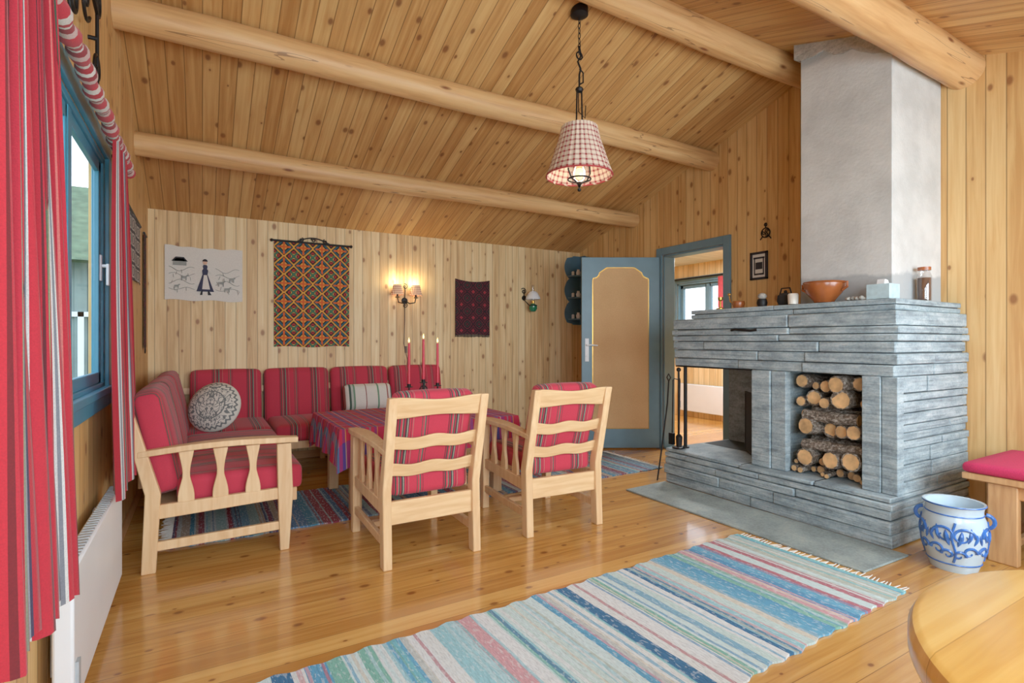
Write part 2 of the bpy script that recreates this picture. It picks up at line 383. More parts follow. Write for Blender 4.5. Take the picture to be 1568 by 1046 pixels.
bm=nb()
FW=[(-.1,1.7),(2.1,3.9)]  # unseen window openings, added to let even fill light in
box(bm,(XL-.06,YF-.15,0),(XR+.15,YF,.75)); box(bm,(XL-.06,YF-.15,2.1),(XR+.15,YF,2.26))
for a,b in ((XL-.06,-.1),(1.7,2.1),(3.9,XR+.15)): box(bm,(a,YF-.15,.75),(b,YF,2.1))
finish('wall_front',bm,m_back,smooth=False)
bm=nb(); box(bm,(XL-.06,YF-.15,-.12),(6.45,6.75,0)); finish('floor',bm,m_floor,smooth=False)
bm=nb()
prism(bm,[(RID,zc(RID)),(YB+.15,zc(YB+.15)),(YB+.15,zc(YB+.15)+.14),(RID,zc(RID)+.14)],'yz',XL-.06,XR+.15)
prism(bm,[(YF-.15,zc(YF-.15)),(RID,zc(RID)),(RID,zc(RID)+.14),(YF-.15,zc(YF-.15)+.14)],'yz',XL-.06,XR+.15)
finish('ceiling',bm,m_ceil,smooth=False)
def beam(y,z,r,x1=XR):
    bm=nb(); n=60; pts=[];rs=[]; ph=U(0,6)
    for i in range(n+1):
        x=XL+(x1-XL)*i/n; pts.append((x,y+.006*math.sin(x*1.7+ph),z+.006*math.sin(x*2.3+ph))); rs.append(r*(1+.02*math.sin(x*3+ph)+.012*math.sin(x*9)+.006*math.sin(x*23)))
    tube(bm,pts,rs,28); finish('ceiling_beam',bm,m_log)
beam(4.456,2.475,.080);beam(3.41,2.83,.088);beam(2.42,3.17,.10);beam(1.475,2.835,.108);beam(.45,2.49,.1)
bm=nb(); box(bm,(XL,YB-.015,0),(XR,YB,.07)); finish('baseboard_back',bm,m_trimw,bevel=.003)
bm=nb(); box(bm,(XL,YF,0),(XL+.015,YB-.016,.07)); finish('baseboard_left',bm,m_trimw,bevel=.003)
bm=nb(); box(bm,(XR-.015,YF,0),(XR,1.38,.07)); finish('baseboard_right',bm,m_trimw,bevel=.003)
# next room
bm=nb(); NW=(4.72,5.80,.95,2.0)
box(bm,(6.30,2.45,0),(6.45,NW[0],2.5));box(bm,(6.30,NW[1],0),(6.45,6.75,2.5));box(bm,(6.30,NW[0],0),(6.45,NW[1],NW[2]));box(bm,(6.30,NW[0],NW[3]),(6.45,NW[1],2.5))
finish('wall_next_room_far',bm,m_next,smooth=False)
bm=nb(); box(bm,(XR+.15,6.6,0),(6.30,6.75,2.5)); finish('wall_next_room_left',bm,m_back,smooth=False)
bm=nb(); box(bm,(XR+.15,2.45,0),(6.30,2.60,2.5)); finish('wall_next_room_right',bm,m_back,smooth=False)
bm=nb(); box(bm,(XR+.15,2.45,2.27),(6.45,6.75,2.42)); finish('ceiling_next_room',bm,m_nceil,smooth=False)
bm=nb(); box(bm,(XR+.0,5.6,0),(XR+.15,6.6,2.3)); finish('wall_next_room_near',bm,m_next,smooth=False)

def window(name,axis,pos,a0,a1,z0,z1,dirn,mull,mat=m_teal,trim=.08,dep=.15,s0=-.09,s1=-.045,sw=.05):
    r=root(name); f=nb(); g=nb()
    def B(bm,a,b,za,zb,n0,n1):
        lo,hi=sorted((pos+n0*dirn,pos+n1*dirn))
        if axis=='x': box(bm,(lo,a,za),(hi,b,zb))
        else: box(bm,(a,lo,za),(b,hi,zb))
    t=trim
    for (a,b,za,zb) in ((a0-t,a0,z0-t,z1+t),(a1,a1+t,z0-t,z1+t),(a0,a1,z1,z1+t),(a0,a1,z0-t,z0)): B(f,a,b,za,zb,0,.018)
    B(f,a0-t,a1+t,z0-.02,z0+.012,.0,.03)
    for (a,b,za,zb) in ((a0,a0+.03,z0,z1),(a1-.03,a1,z0,z1),(a0,a1,z1-.03,z1),(a0,a1,z0,z0+.03)): B(f,a,b,za,zb,-dep,0)
    for mm in mull: B(f,mm-.03,mm+.03,z0,z1,s0-.002,s1+.004)
    ed=[a0+.03]+list(mull)+[a1-.03]
    for p,q in zip(ed,ed[1:]):
        for (a,b,za,zb) in ((p,p+sw,z0+.03,z1-.03),(q-sw,q,z0+.03,z1-.03),(p,q,z1-.03-sw,z1-.03),(p,q,z0+.03,z0+.03+sw)): B(f,a,b,za,zb,s0,s1)
    mid=(s0+s1)/2
    B(g,a0+.03,a1-.03,z0+.03,z1-.03,mid-.003,mid+.003)
    finish('frame',f,mat,r,bevel=.003); finish('pane',g,m_glass,r,smooth=False)
    if axis=='x' and dirn>0:
        h=nb(); yy=a1-.055; box(h,(pos-.012,yy-.012,1.40),(pos-.002,yy+.012,1.52)); cyl(h,(pos-.004,yy,1.47),(pos+.022,yy,1.47),.008); box(h,(pos+.014,yy-.01,1.38),(pos+.026,yy+.01,1.48)); finish('handle',h,m_white,r,bevel=.003)
    return r
window('window_1','x',XL,WL[0],WL[1],WL[2],WL[3],1,[2.42],dep=.045,s0=-.03,s1=-.010)
window('window_2','x',6.30,NW[0],NW[1],NW[2],NW[3],-1,[5.26],m_blue)
window('fill_window_3','y',YF,FW[0][0],FW[0][1],.75,2.1,1,[.8])  # unseen, added behind the camera for the fill light
window('fill_window_4','y',YF,FW[1][0],FW[1][1],.75,2.1,1,[3.0])  # second unseen window added for fill

# door
r=root('door_frame_1'); bm=nb(); w=.075
for x0,x1 in ((XR-.025,XR),(XR+.15,XR+.17)):
    box(bm,(x0,DR[0]-w,0),(x1,DR[0],DR[3]+w)); box(bm,(x0,DR[1],0),(x1,DR[1]+w,DR[3]+w)); box(bm,(x0,DR[0],DR[3]),(x1,DR[1],DR[3]+w))
box(bm,(XR,DR[0],0),(XR+.15,DR[0]+.02,DR[3]));box(bm,(XR,DR[1]-.02,0),(XR+.15,DR[1],DR[3]));box(bm,(XR,DR[0],DR[3]-.02),(XR+.15,DR[1],DR[3]))
box(bm,(XR,DR[0],0),(XR+.15,DR[1],.02))
finish('casing',bm,m_blue,r,bevel=.004)
dx,dy=3.43-4.14,4.44-4.03; ang=math.atan2(dy,dx)
r=root('door_1',4.125,4.045,.012,ang)
Wd=.81
bm=nb(); box(bm,(0,-.02,0),(Wd,.02,1.985)); finish('leaf',bm,m_blue,r,bevel=.004)
def panel_pts(ins):
    x0,x1,z0,z1=.11+ins,Wd-.11-ins,.20+ins,1.88-ins
    p=[(x0,z0),(x1,z0),(x1,z1-.13)]
    for i in range(7):
        a=math.pi/2*i/6; p.append((x1-.01-.06*math.sin(a)*1.0,z1-.11+.055*(1-math.cos(a))))
    p.append((x1-.12,z1-.02)); 
    for i in range(5): 
        t=i/4; p.append((x1-.15-t*(x1-x0-.30),z1))
    p.append((x0+.12,z1-.02))
    for i in range(6,-1,-1):
        a=math.pi/2*i/6; p.append((x0+.01+.06*math.sin(a),z1-.11+.055*(1-math.cos(a))))
    p.append((x0,z1-.13)); return p
for s in (1,-1):
    bm=nb(); prism(bm,panel_pts(0),'xz',s*.019,s*.023); finish('panel_border',bm,m_brass,r)
    bm=nb(); prism(bm,panel_pts(.008),'xz',s*.02,s*.026); finish('panel',bm,m_panel,r)
bm=nb()
for s in (1,-1):
    box(bm,(Wd-.075,s*.02,.90),(Wd-.035,s*.026,1.14)); cyl(bm,(Wd-.055,s*.02,1.07),(Wd-.055,s*.07,1.07),.009)
    tube(bm,[(Wd-.055,s*.065,1.07),(Wd-.09,s*.068,1.072),(Wd-.16,s*.065,1.066)],.008)
    cyl(bm,(Wd-.055,s*.02,.955),(Wd-.055,s*.032,.955),.014)
finish('handle',bm,m_white,r,bevel=.002)
def heater(name,M_,w,h,mat=m_white):
    r=root(name); r.matrix_world=M_
    bm=nb(); box(bm,(0,0,0),(w,.05,h)); finish('panel',bm,mat,r,bevel=.008)
    bm=nb()
    for i in range(int(w/.03)): box(bm,(.02+i*.03,.008,h),(.035+i*.03,.042,h+.004))
    box(bm,(w-.05,.05,.04),(w-.02,.058,.14)); finish('grille',bm,plain(name+'_grille',(170,176,180),.5),r)
    bm=nb(); box(bm,(.15,-.03,.05),(.19,0,h-.05)); box(bm,(w-.19,-.03,.05),(w-.15,0,h-.05)); finish('brackets',bm,mat,r)
    return r
heater('panel_heater',T(XL+.035,2.98,.06)@RZ(-math.pi/2),1.05,.41)
heater('panel_heater',T(6.265,4.9,.09)@RZ(math.pi/2),.8,.40)

# ---------------- curtains ----------------
def curtain(name,x,y0,y1,zt,zb,n,amp,fw,seed,gather=0.0,xb=0.0,axis=1,slant=0.0,uo=0.0):
    rr=random.Random(seed); bm=nb(); uv=bm.loops.layers.uv.new('UVMap'); NS=n*14; NZ=26; G=[]
    ph=[rr.uniform(0,6) for _ in range(4)]
    for j in range(NZ+1):
        t=j/NZ; row=[]
        for i in range(NS+1):
            s=i/NS; k=1-gather*(1-t)**1.5
            yc=(y0+y1)/2+(s-.5)*(y1-y0)*k
            a=2*math.pi*n*s
            xx=x+xb*t+amp*(.55+.45*t)*(math.sin(a+.5*math.sin(3*t+ph[0]))+.3*math.sin(2.3*a+ph[1]))
            yy=yc+.25*amp*math.sin(2*a+ph[2])+.02*math.sin(2*t+ph[3])
            zz=zt+(zb-slant*s-zt)*t+.012*t*math.sin(a*.7+ph[1])
            row.append((bm.verts.new((xx,yy,zz)),s*fw+uo,t))
        G.append(row)
    for j in range(NZ):
        for i in range(NS):
            q=[G[j][i],G[j][i+1],G[j+1][i+1],G[j+1][i]]; f=bm.faces.new([v[0] for v in q])
            for l,v in zip(f.loops,q): l[uv].uv=(v[1],v[2])
    return finish(name,bm,m_cur,ang=180)
curtain('curtain',-.285,1.04,1.55,1.965,.64,9,.032,1.5,3,.36,.02,slant=.06,uo=.03)
curtain('curtain',-.318,2.62,3.28,1.965,.49,6,.022,1.25,5,.5,.02)
r=root('curtain_rod'); bm=nb()
tube(bm,[(-.33,1.0+2.38*i/60,2.0+.008*math.sin(i*.5)) for i in range(61)],[.026+.006*math.sin(i*1.9) for i in range(61)],12); finish('wrapped_valance',bm,m_rod,r)
bm=nb(); cyl(bm,(-.33,.95,2.0),(-.33,3.41,2.0),.012); sph(bm,(-.33,3.42,2.0),.022)
for yy in (1.3,3.35): tube(bm,[(XL,yy,2.06),(-.36,yy,2.05),(-.33,yy,2.02)],.008)
finish('pole',bm,m_iron,r)
r=root('curtain_next_room'); 
bm=nb(); NSg=60
prev=None
for i in range(NSg+1):
    y=4.70+.28*i/NSg; x=6.22+.012*math.sin(i*.9); c=[bm.verts.new((x,y,z)) for z in (1.0,2.03)]
    if prev: bm.faces.new((prev[0],c[0],c[1],prev[1]))
    prev=c
finish('drape',bm,m_redst,r,ang=180)
bm=nb(); cyl(bm,(6.22,4.6,2.05),(6.22,5.9,2.05),.012); finish('pole',bm,m_iron,r)
r=root('wrought_iron_candle_bracket'); bm=nb(); X=XL+.03
tube(bm,[(X,2.72,2.12),(X,2.72,2.55)],.007); tube(bm,spiral((X,2.72,2.50),.01,.09,1.4),.006); tube(bm,spiral((X,2.72,2.22),.01,.08,1.4,ph=2),.006)
tube(bm,[(X,2.72,2.45),(X,2.5,2.5),(X,2.32,2.42),(X,2.2,2.3)],.007); tube(bm,spiral((X,2.26,2.26),.012,.08,1.5,ph=1),.006); tube(bm,spiral((X,2.48,2.38),.01,.08,1.3,ph=4),.006)
tube(bm,[(XL,2.72,2.35),(X,2.72,2.35)],.009); tube(bm,[(XL,2.5,2.5),(X,2.5,2.5)],.009); finish('scrollwork',bm,m_iron,r)
r=root('woven_wall_hanging',XL+.012,4.62,1.52,-math.pi/2); bm=nb(); strip(bm,[i*.04 for i in range(19)],lambda x:0+.01*math.sin(x*9),lambda x:.42,lambda x,z:.004*math.sin(x*20),.004); finish('cloth',bm,m_tap3,r)
bm=nb(); cyl(bm,(-.02,.002,.42),(.74,.002,.42),.009); finish('rod',bm,m_iron,r)
r=root('bell_pull_band',XL+.012,5.10,1.05,-math.pi/2); bm=nb(); strip(bm,[0,.03,.06,.09,.12,.15],lambda x:.03*abs(x-.075)/.075,lambda x:.9,lambda x,z:.0,.004); finish('band',bm,m_tap2,r)
bm=nb(); cyl(bm,(-.02,.002,.9),(.17,.002,.9),.008); tube(bm,spiral((.075,.002,0.0),.02,.021,1,'xz'),.004); finish('fittings',bm,m_iron,r)

# ---------------- back wall hangings ----------------
r=root('embroidered_linen_cloth',-.28,YB-.014,1.48)
bm=nb(); n=24
strip(bm,[.595*i/n for i in range(n+1)],lambda x:.0+.006*math.sin(x*22),lambda x:.472-.012*math.sin(math.pi*x/.595)*1.0+.004*math.sin(x*40),lambda x,z:.003*math.sin(x*18)-.002,.003); finish('cloth',bm,m_linen,r)
F=-.008
def flat(pts,mat,nm,a=F): b=nb(); prism(b,pts,'xz',a-.002,a); finish(nm,b,mat,r)
cx=.30
m_navy=plain('navy_stitch',(48,50,74),.8)
flat([(cx-.06,.10),(cx-.065,.08),(cx+.07,.08),(cx+.055,.12),(cx+.018,.235),(cx-.018,.235)],m_navy,'skirt')
flat([(cx-.022,.10),(cx+.038,.10),(cx+.014,.225),(cx-.010,.225)],m_linen,'apron',F-.003)
flat([(cx-.02,.235),(cx+.02,.235),(cx+.026,.29),(cx+.012,.315),(cx-.012,.315),(cx-.024,.29)],m_navy,'bodice')
flat([(cx+.02,.305),(cx+.06,.25),(cx+.045,.235),(cx+.015,.28)],m_linen,'sleeve_1',F-.003); flat([(cx-.02,.305),(cx-.055,.25),(cx-.042,.235),(cx-.014,.28)],m_linen,'sleeve_2',F-.003)
flat([(cx+.018*math.cos(a*.5236),.338+.022*math.sin(a*.5236)) for a in range(12)],plain('skin_stitch',(222,176,150),.8),'head',F-.001)
flat([(cx+.021*math.cos(a*.5236),.345+.022*math.sin(a*.5236)) for a in range(0,7)],m_black,'hair',F-.002)
flat([(cx-.03,.085),(cx-.018,.085),(cx-.02,.05),(cx-.04,.048)],m_black,'shoe_1'); flat([(cx+.02,.085),(cx+.032,.085),(cx+.05,.05),(cx+.022,.05)],m_black,'shoe_2')
flat([(.06,.30),(.16,.30),(.16,.335),(.135,.36),(.085,.36),(.06,.335)],m_grey,'house'); flat([(.05,.335),(.17,.335),(.14,.372),(.08,.372)],m_black,'roof')
for k,(gx,gz,gs) in enumerate(((.40,.13,1),(.49,.17,.8),(.12,.17,.9),(.45,.08,.9),(.07,.10,.7))):
    flat([(gx,gz),(gx+.008*gs,gz),(gx+.01*gs,gz+.02*gs),(gx+.035*gs,gz+.02*gs),(gx+.037*gs,gz),(gx+.045*gs,gz),(gx+.047*gs,gz+.035*gs),(gx+.065*gs,gz+.05*gs),(gx+.05*gs,gz+.055*gs),(gx+.04*gs,gz+.043*gs),(gx,gz+.04*gs)],m_grey,'goat_%d'%k)
b=nb()
for z0,am in ((.27,.02),(.22,.015),(.16,.02),(.10,.012)):
    for x0,x1 in ((.03,.22),(.38,.57)):
        tube(b,[(x0+(x1-x0)*i/10,F,z0+am*math.sin(i*.7+z0*30)) for i in range(11)],.0018,5)
for k in range(20):
    x=U(.4,.56) if k%2 else U(.03,.2); z=U(.05,.26); tube(b,[(x,F,z),(x+U(-.02,.02),F,z+.03)],.0018,5)
finish('stitching',b,m_grey,r)

r=root('wall_tapestry',.58,YB-.016,1.07)
bm=nb(); strip(bm,[.69*i/20 for i in range(21)],lambda x:.006*math.sin(x*14),lambda x:.99,lambda x,z:.003*math.sin(x*16),.008); finish('weave',bm,m_tap,r)
bm=nb(); cyl(bm,(-.02,.0,1.0),(.71,.0,1.0),.010); tube(bm,[(.2+.3*i/16,-.002,1.005+.045*math.sin(math.pi*i/16)) for i in range(17)],.006,6)
tube(bm,spiral((.24,-.002,1.025),.005,.022,1.2,'xz'),.005,6);tube(bm,spiral((.46,-.002,1.025),.005,.022,1.2,'xz',mir=-1),.005,6);tube(bm,spiral((.35,-.002,1.03),.005,.022,1.5,'xz'),.005,6)
sph(bm,(-.02,0,1.0),.015);sph(bm,(.71,0,1.0),.015); finish('hanger',bm,m_iron,r)
r=root('small_wall_tapestry',2.43,YB-.016,1.17)
bm=nb(); strip(bm,[.43*i/20 for i in range(21)],lambda x:.02+.012*math.sin(math.pi*x/.43),lambda x:.65-.025*math.sin(math.pi*x/.43),lambda x,z:.003*math.sin(x*16),.008); finish('weave',bm,m_tap2,r)
bm=nb()
for i in range(44): box(bm,(i*.0098,.002,-.005+.01*R()),(i*.0098+.005,.005,.04))
finish('fringe',bm,m_black,r)

# twin sconce
r=root('wall_sconce',1.85,YB,1.55); bm=nb()
lathe(bm,[(0,-.0),(.035,-.0),(.03,.012),(0,.016)],20,T(0,-.0,0)@RX(math.pi/2)); 
for s in (-1,1):
    tube(bm,[(0,-.01,0),(s*.04,-.05,-.03),(s*.09,-.07,-.02),(s*.10,-.07,.03)],.006)
    lathe(bm,[(0,.02),(.028,.03),(.02,.036),(.01,.04),(.01,.09),(0,.09)],14,T(s*.10,-.07,0))
tube(bm,[(0,-.01,.0),(0,-.02,.10),(0,-.012,.15)],.005); tube(bm,spiral((0,-.015,-.05),.005,.03,1.3,'xz'),.004)
tube(bm,spiral((0,-.015,.15),.005,.03,1.3,'xz'),.004)
finish('iron_arms',bm,m_iron,r)
bm=nb()
for s in (-1,1): lathe(bm,[(.068,.055),(.062,.08),(.052,.12),(.042,.16),(.04,.16),(.05,.12),(.066,.055)],24,T(s*.10,-.07,0))
finish('shades',bm,m_gingw,r)
bm=nb()
for s in (-1,1): sph(bm,(s*.10,-.07,.10),.018,s=(1,1,1.3))
finish('bulbs',bm,m_bulb,r)
bm=nb(); tube(bm,[(0,-.012,-.03),(.0,-.01,-.2),(-.01,-.008,-.45),(.03,-.008,-.62),(.02,-.01,-.78)],.004,6); box(bm,(.002,-.022,-.55),(.022,-.006,-.48)); finish('cord',bm,m_cordm,r)
# oil lamp
r=root('oil_lamp_sconce',3.36,YB,1.52); bm=nb()
tube(bm,[(-.03,-.01,.22),(-.05,-.03,.10),(0,-.09,.02),(.03,-.11,.03)],.006); tube(bm,spiral((-.04,-.012,.2),.005,.04,1.4,'xz'),.005)
lathe(bm,[(.05,.0),(.052,.012),(.05,.012)],20,T(.03,-.11,.02)); lathe(bm,[(0,0),(.03,0),(.03,.01),(0,.014)],16,T(-.03,0,.12)@RX(math.pi/2)); finish('bracket',bm,m_iron,r)
bm=nb(); lathe(bm,[(0,-.05),(.03,-.045),(.05,-.01),(.045,.03),(.02,.05),(0,.05)],24,T(.03,-.11,.0)); finish('oil_font',bm,m_green,r)
bm=nb(); lathe(bm,[(.02,.05),(.022,.08),(.0,.08)],16,T(.03,-.11,0)); finish('burner',bm,m_brass,r)
bm=nb(); lathe(bm,[(.085,.10),(.082,.13),(.056,.17),(.03,.19),(.03,.195),(.058,.173),(.086,.12),(.088,.10)],24,T(.03,-.11,0)); finish('shade',bm,m_white,r)
bm=nb(); lathe(bm,[(.02,.08),(.026,.12),(.018,.18),(.016,.27)],16,T(.03,-.11,0)); finish('chimney_glass',bm,m_glassb,r)
# corner shelf
m_shelf=plain('blue_shelf_paint',(70,108,130),.5,0,.12,10)
r=root('corner_shelf',XR,YB,1.33)
bm=nb(); prof=[]
for i in range(61):
    t=i/60; z=.87*t; prof.append((-.17-.075*abs(math.sin(t*math.pi*3))**.7+(.06 if t<.03 or t>.97 else 0),z))
pts=[(0,0)]+prof+[(0,.87)]
prism(bm,pts,'xz',-.012,-.0015); prism(bm,pts,'yz',-.012,-.0015)
for z in (.06,.33,.60):
    prism(bm,[(-.012,-.012)]+[(-.012-.19*math.cos(a*math.pi/16),-.012-.19*math.sin(a*math.pi/16)) for a in range(9)],'xy',z,z+.015)
finish('carcass',bm,m_shelf,r)
bm=nb()
for z in (.075,.345,.615):
    lathe(bm,[(0,0),(.022,0),(.03,.04),(.016,.07),(.02,.08),(0,.08)],16,T(-.08,-.07,z)); lathe(bm,[(0,0),(.018,0),(.018,.05),(0,.06)],16,T(-.14,-.04,z))
finish('small_pots',bm,m_white,r)
# framed picture & iron trivet on right wall
r=root('framed_picture',XR,2.83,1.655,math.pi/2)
bm=nb(); W,H=.165,.24
for a,b in (((0,0,0),(.02,.018,H)),((W-.02,0,0),(W,.018,H)),((0,0,0),(W,.018,.02)),((0,0,H-.02),(W,.018,H))): box(bm,a,b)
finish('frame',bm,m_black,r,bevel=.002)
bm=nb(); box(bm,(.018,.002,.018),(W-.018,.008,H-.018)); finish('print',bm,m_linen,r)
bm=nb()
for a,b in (((.035,.008,.04),(W-.035,.010,.055)),((.035,.008,.04),(.045,.010,.19)),((W-.045,.008,.04),(W-.035,.010,.19)),((.03,.008,.18),(W-.03,.010,.195)),((.05,.008,.09),(W-.05,.010,.15))): box(bm,a,b)
finish('motif',bm,m_black,r)
r=root('wrought_iron_trivet',XR-.008,2.85,2.05); bm=nb()
tube(bm,spiral((0,0,0),.04,.04,1,'yz',28)[:-1],.005,6,closed=True)
for a in (0,2.1,4.2): tube(bm,spiral((0,.016*math.cos(a),.016*math.sin(a)),.004,.018,1.2,'yz',16,a),.004,6)
tube(bm,[(0,0,.04),(0,.0,.08)],.005,6); tube(bm,spiral((0,.0,.07),.012,.013,1,'yz',12),.004,6); tube(bm,[(0,.03,-.03),(0,.05,-.055)],.005,6); tube(bm,[(0,-.03,-.03),(0,-.05,-.055)],.005,6); finish('ring',bm,m_iron,r)

# ---------------- fireplace ----------------
r=root('stone_fireplace')
def courses(bm,x0,x1,y0,y1,z0,z1,hs,jit=.011,bl=.55):
    z=z0
    while z<z1-.012:
        h=min(random.choice(hs),z1-z)
        if z1-(z+h)<.028: h=z1-z
        y=y0
        e0=U(-jit,jit);e1=U(-jit,jit);xs=x0+(x1-x0)*U(.3,.7)
        while y<y1-1e-4:
            l=U(bl*.6,bl*1.6); e=min(y+l,y1)
            if y1-e<.2: e=y1
            xa=x0+U(-jit,jit); ya=y+(e0 if y==y0 else .002); yb=e+(e1 if e==y1 else -.002)
            g0=.0022+U(0,.0015)
            box(bm,(xa,ya,z+g0),(xs-.0015,yb,z+h-.0022)); box(bm,(xs+.0015,ya+(U(-.008,.008) if y==y0 else 0),z+.0022),(x1,yb,z+h-g0))
            y=e
        z+=h
X1=XR-.003
bm=nb(); courses(bm,3.19,X1,1.45,3.07,0,.275,[.04,.055,.075]); finish('hearth_base',bm,m_stone,r,bevel=.007)
bm=nb(); courses(bm,3.27,X1,1.46,3.05,.925,1.295,[.045,.065,.09]); finish('hood',bm,m_stone,r,bevel=.007)
bm=nb(); courses(bm,3.34,X1,1.49,2.93,1.295,1.365,[.035],.004,.8); finish('mantel_top',bm,m_stone,r,bevel=.004)
m_joint=plain('dark_joint_mortar',(60,66,68),.9)
bm=nb()
box(bm,(3.215,1.475,.0),(X1-.01,3.045,.272)); box(bm,(3.295,1.485,.93),(X1-.01,3.025,1.29)); box(bm,(3.36,1.51,1.295),(X1-.01,2.91,1.362)); box(bm,(3.36,1.48,.27),(X1-.01,1.598,.926)); finish('mortar_core',bm,m_joint,r,smooth=False)
bm=nb()
courses(bm,3.34,X1,1.46,1.60,.275,.925,[.045,.065,.09],.007,.9)
box(bm,(3.275,1.455,.275),(3.345,1.535,.925)); box(bm,(3.268,1.538,.275),(3.345,1.635,.925))
box(bm,(3.30,1.60,.275),(X1,1.635,.925))
box(bm,(3.275,2.10,.275),(3.33,2.20,.925)); box(bm,(3.262,2.205,.275),(3.33,2.34,.925)); box(bm,(3.33,2.13,.275),(X1,2.32,.925))
finish('pillars',bm,m_stone,r,bevel=.004)
bm=nb(); box(bm,(3.86,1.635,.275),(X1,2.13,.925)); box(bm,(3.92,2.32,.275),(X1,3.03,.925)); finish('firebox_back',bm,stone('darker_grey_stone',(80,86,88),(112,120,122),(140,148,148)),r)  # firebox and niche backs in a darker grey stone
bm=nb(); cyl(bm,(3.33,2.98,.275),(3.33,2.98,.925),.014); cyl(bm,(3.33,2.98,.275),(3.33,2.98,.285),.03); finish('corner_post',bm,m_iron,r)
bm=nb(); box(bm,(3.275,2.36,.919),(3.30,3.03,.928)); finish('lintel_iron',bm,m_iron,r)
bm=nb(); tube(bm,[(3.262,2.50,1.20),(3.245,2.46,1.205),(3.24,2.40,1.20),(3.25,2.34,1.195),(3.262,2.30,1.20)],.009); finish('damper_handle',bm,m_iron,r)
r=root('chimney'); bm=nb()
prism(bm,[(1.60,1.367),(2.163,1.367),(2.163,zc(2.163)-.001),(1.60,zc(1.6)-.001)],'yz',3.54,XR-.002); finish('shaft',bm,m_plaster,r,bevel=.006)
bm=nb()
prism(bm,[(1.585,zc(1.585)-.13),(2.0,zc(2.0)-.07),(2.20,zc(2.20)-.10),(2.20,zc(2.20)-.002),(1.585,zc(1.585)-.002)],'yz',3.525,XR-.004)
bmesh.ops.subdivide_edges(bm,edges=bm.edges[:],cuts=6,use_grid_fill=True)
for v in bm.verts:
    if v.co.z<zc(v.co.y)-.03: v.co.z+=U(-.025,.025)
finish('mortar_collar',bm,m_mortar,r)
bm=nb(); prism(bm,[(2.76,1.37),(3.175,1.36),(3.175,3.05),(2.75,3.03)],'xy',0.0005,.012); finish('slate_hearth_slab',bm,m_slab,bevel=.003)
# firewood
r=root('firewood_stack'); bk=nb(); ce=nb()
def log(p0,p1,rad):
    p0=Vector(p0);p1=Vector(p1);n=8;pts=[p0.lerp(p1,i/n)+Vector((0,U(-.004,.004),U(-.004,.004))) for i in range(n+1)]
    tube(bk,pts,[rad*U(.90,1.05) for _ in range(n+1)],11); d=(p1-p0).normalized()
    for q,s in ((pts[0],-1),(pts[-1],1)): cyl(ce,q+d*s*.0005,q+d*s*.004,rad*.84,seg=9)
z=.279
rows=['s','x','y','x','y','x','x','x']
for kind in rows:
    if z>.84: break
    if kind in 'xs':
        y=1.648; rm=0; lo_,hi_=(.026,.066) if kind=='x' else (.014,.03)
        while y<2.06:
            q=U(lo_,hi_); 
            if y+2*q>2.086: q=(2.086-y)/2
            if q<.012: break
            dz=U(0,.025) if kind=='x' else 0; log((U(3.285,3.41),y+q,z+q+dz),(3.80,min(2.03,max(1.70,y+q+U(-.05,.05))),z+q+U(-.01,.02)),q*.97); rm=max(rm,q*.93); y+=2*q
        z+=rm*1.75
    else:
        x=3.335
        for k in range(3):
            q=U(.034,.052); log((x+q,1.648+U(0,.06),z+q+U(-.006,.012)),(x+q+U(-.03,.03),2.08-U(0,.06),z+q+U(-.006,.03)),q); x+=2*q+.03
        z+=.088
finish('bark',bk,m_bark,r); finish('cut_ends',ce,m_cut,r)
r=root('fire_screen'); bm=nb(); Mx=T(3.44,2.43,.278)@RZ(math.radians(50))
for a,b in (((0,-.005,0),(.015,.005,.46)),((.28,-.005,0),(.295,.005,.46)),((0,-.005,.0),(.295,.005,.015)),((0,-.005,.445),(.295,.005,.46))): box(bm,a,b,Mx)
box(bm,(.015,-.001,.015),(.28,.001,.445),Mx); cyl(bm,(.0,-.005,.0),(.0,-.005,.46),.009,m=Mx); finish('panel',bm,m_dark,r)
r=root('fireplace_tools',3.26,2.985,.277); bm=nb()
lathe(bm,[(0,0),(.05,0),(.05,.01),(.012,.02),(.008,.03),(.008,.60),(0,.61)],16)
tube(bm,[(0,0,.54),(-.03,.02,.55),(-.03,.03,.53)],.004);tube(bm,[(0,0,.54),(-.02,-.03,.55),(-.03,-.04,.53)],.004)
for dx,dy in ((-.03,.03),(-.03,-.04)):
    tube(bm,[(dx,dy,.54),(dx-.005,dy,.3),(dx-.01,dy,.10)],.005); 
box(bm,(-.06,.01,.03),(-.03,.05,.12)); lathe(bm,[(0,.02),(.022,.02),(.026,.1),(.01,.12),(0,.12)],12,T(-.04,-.04,0)); sph(bm,(0,0,.62),.018); finish('set',bm,m_iron,r)
bm=nb(); tube(bm,[(3.165,3.12,.004),(3.20,3.10,.30),(3.24,3.085,.62),(3.25,3.08,.80)],.006,8); tube(bm,[(3.25,3.08,.80),(3.25,3.06,.83),(3.25,3.08,.86),(3.25,3.10,.83),(3.25,3.08,.80)],.005,6); tube(bm,[(3.175,3.118,.06),(3.15,3.10,.04),(3.14,3.09,.06)],.005,6); finish('fire_poker',bm,m_iron)

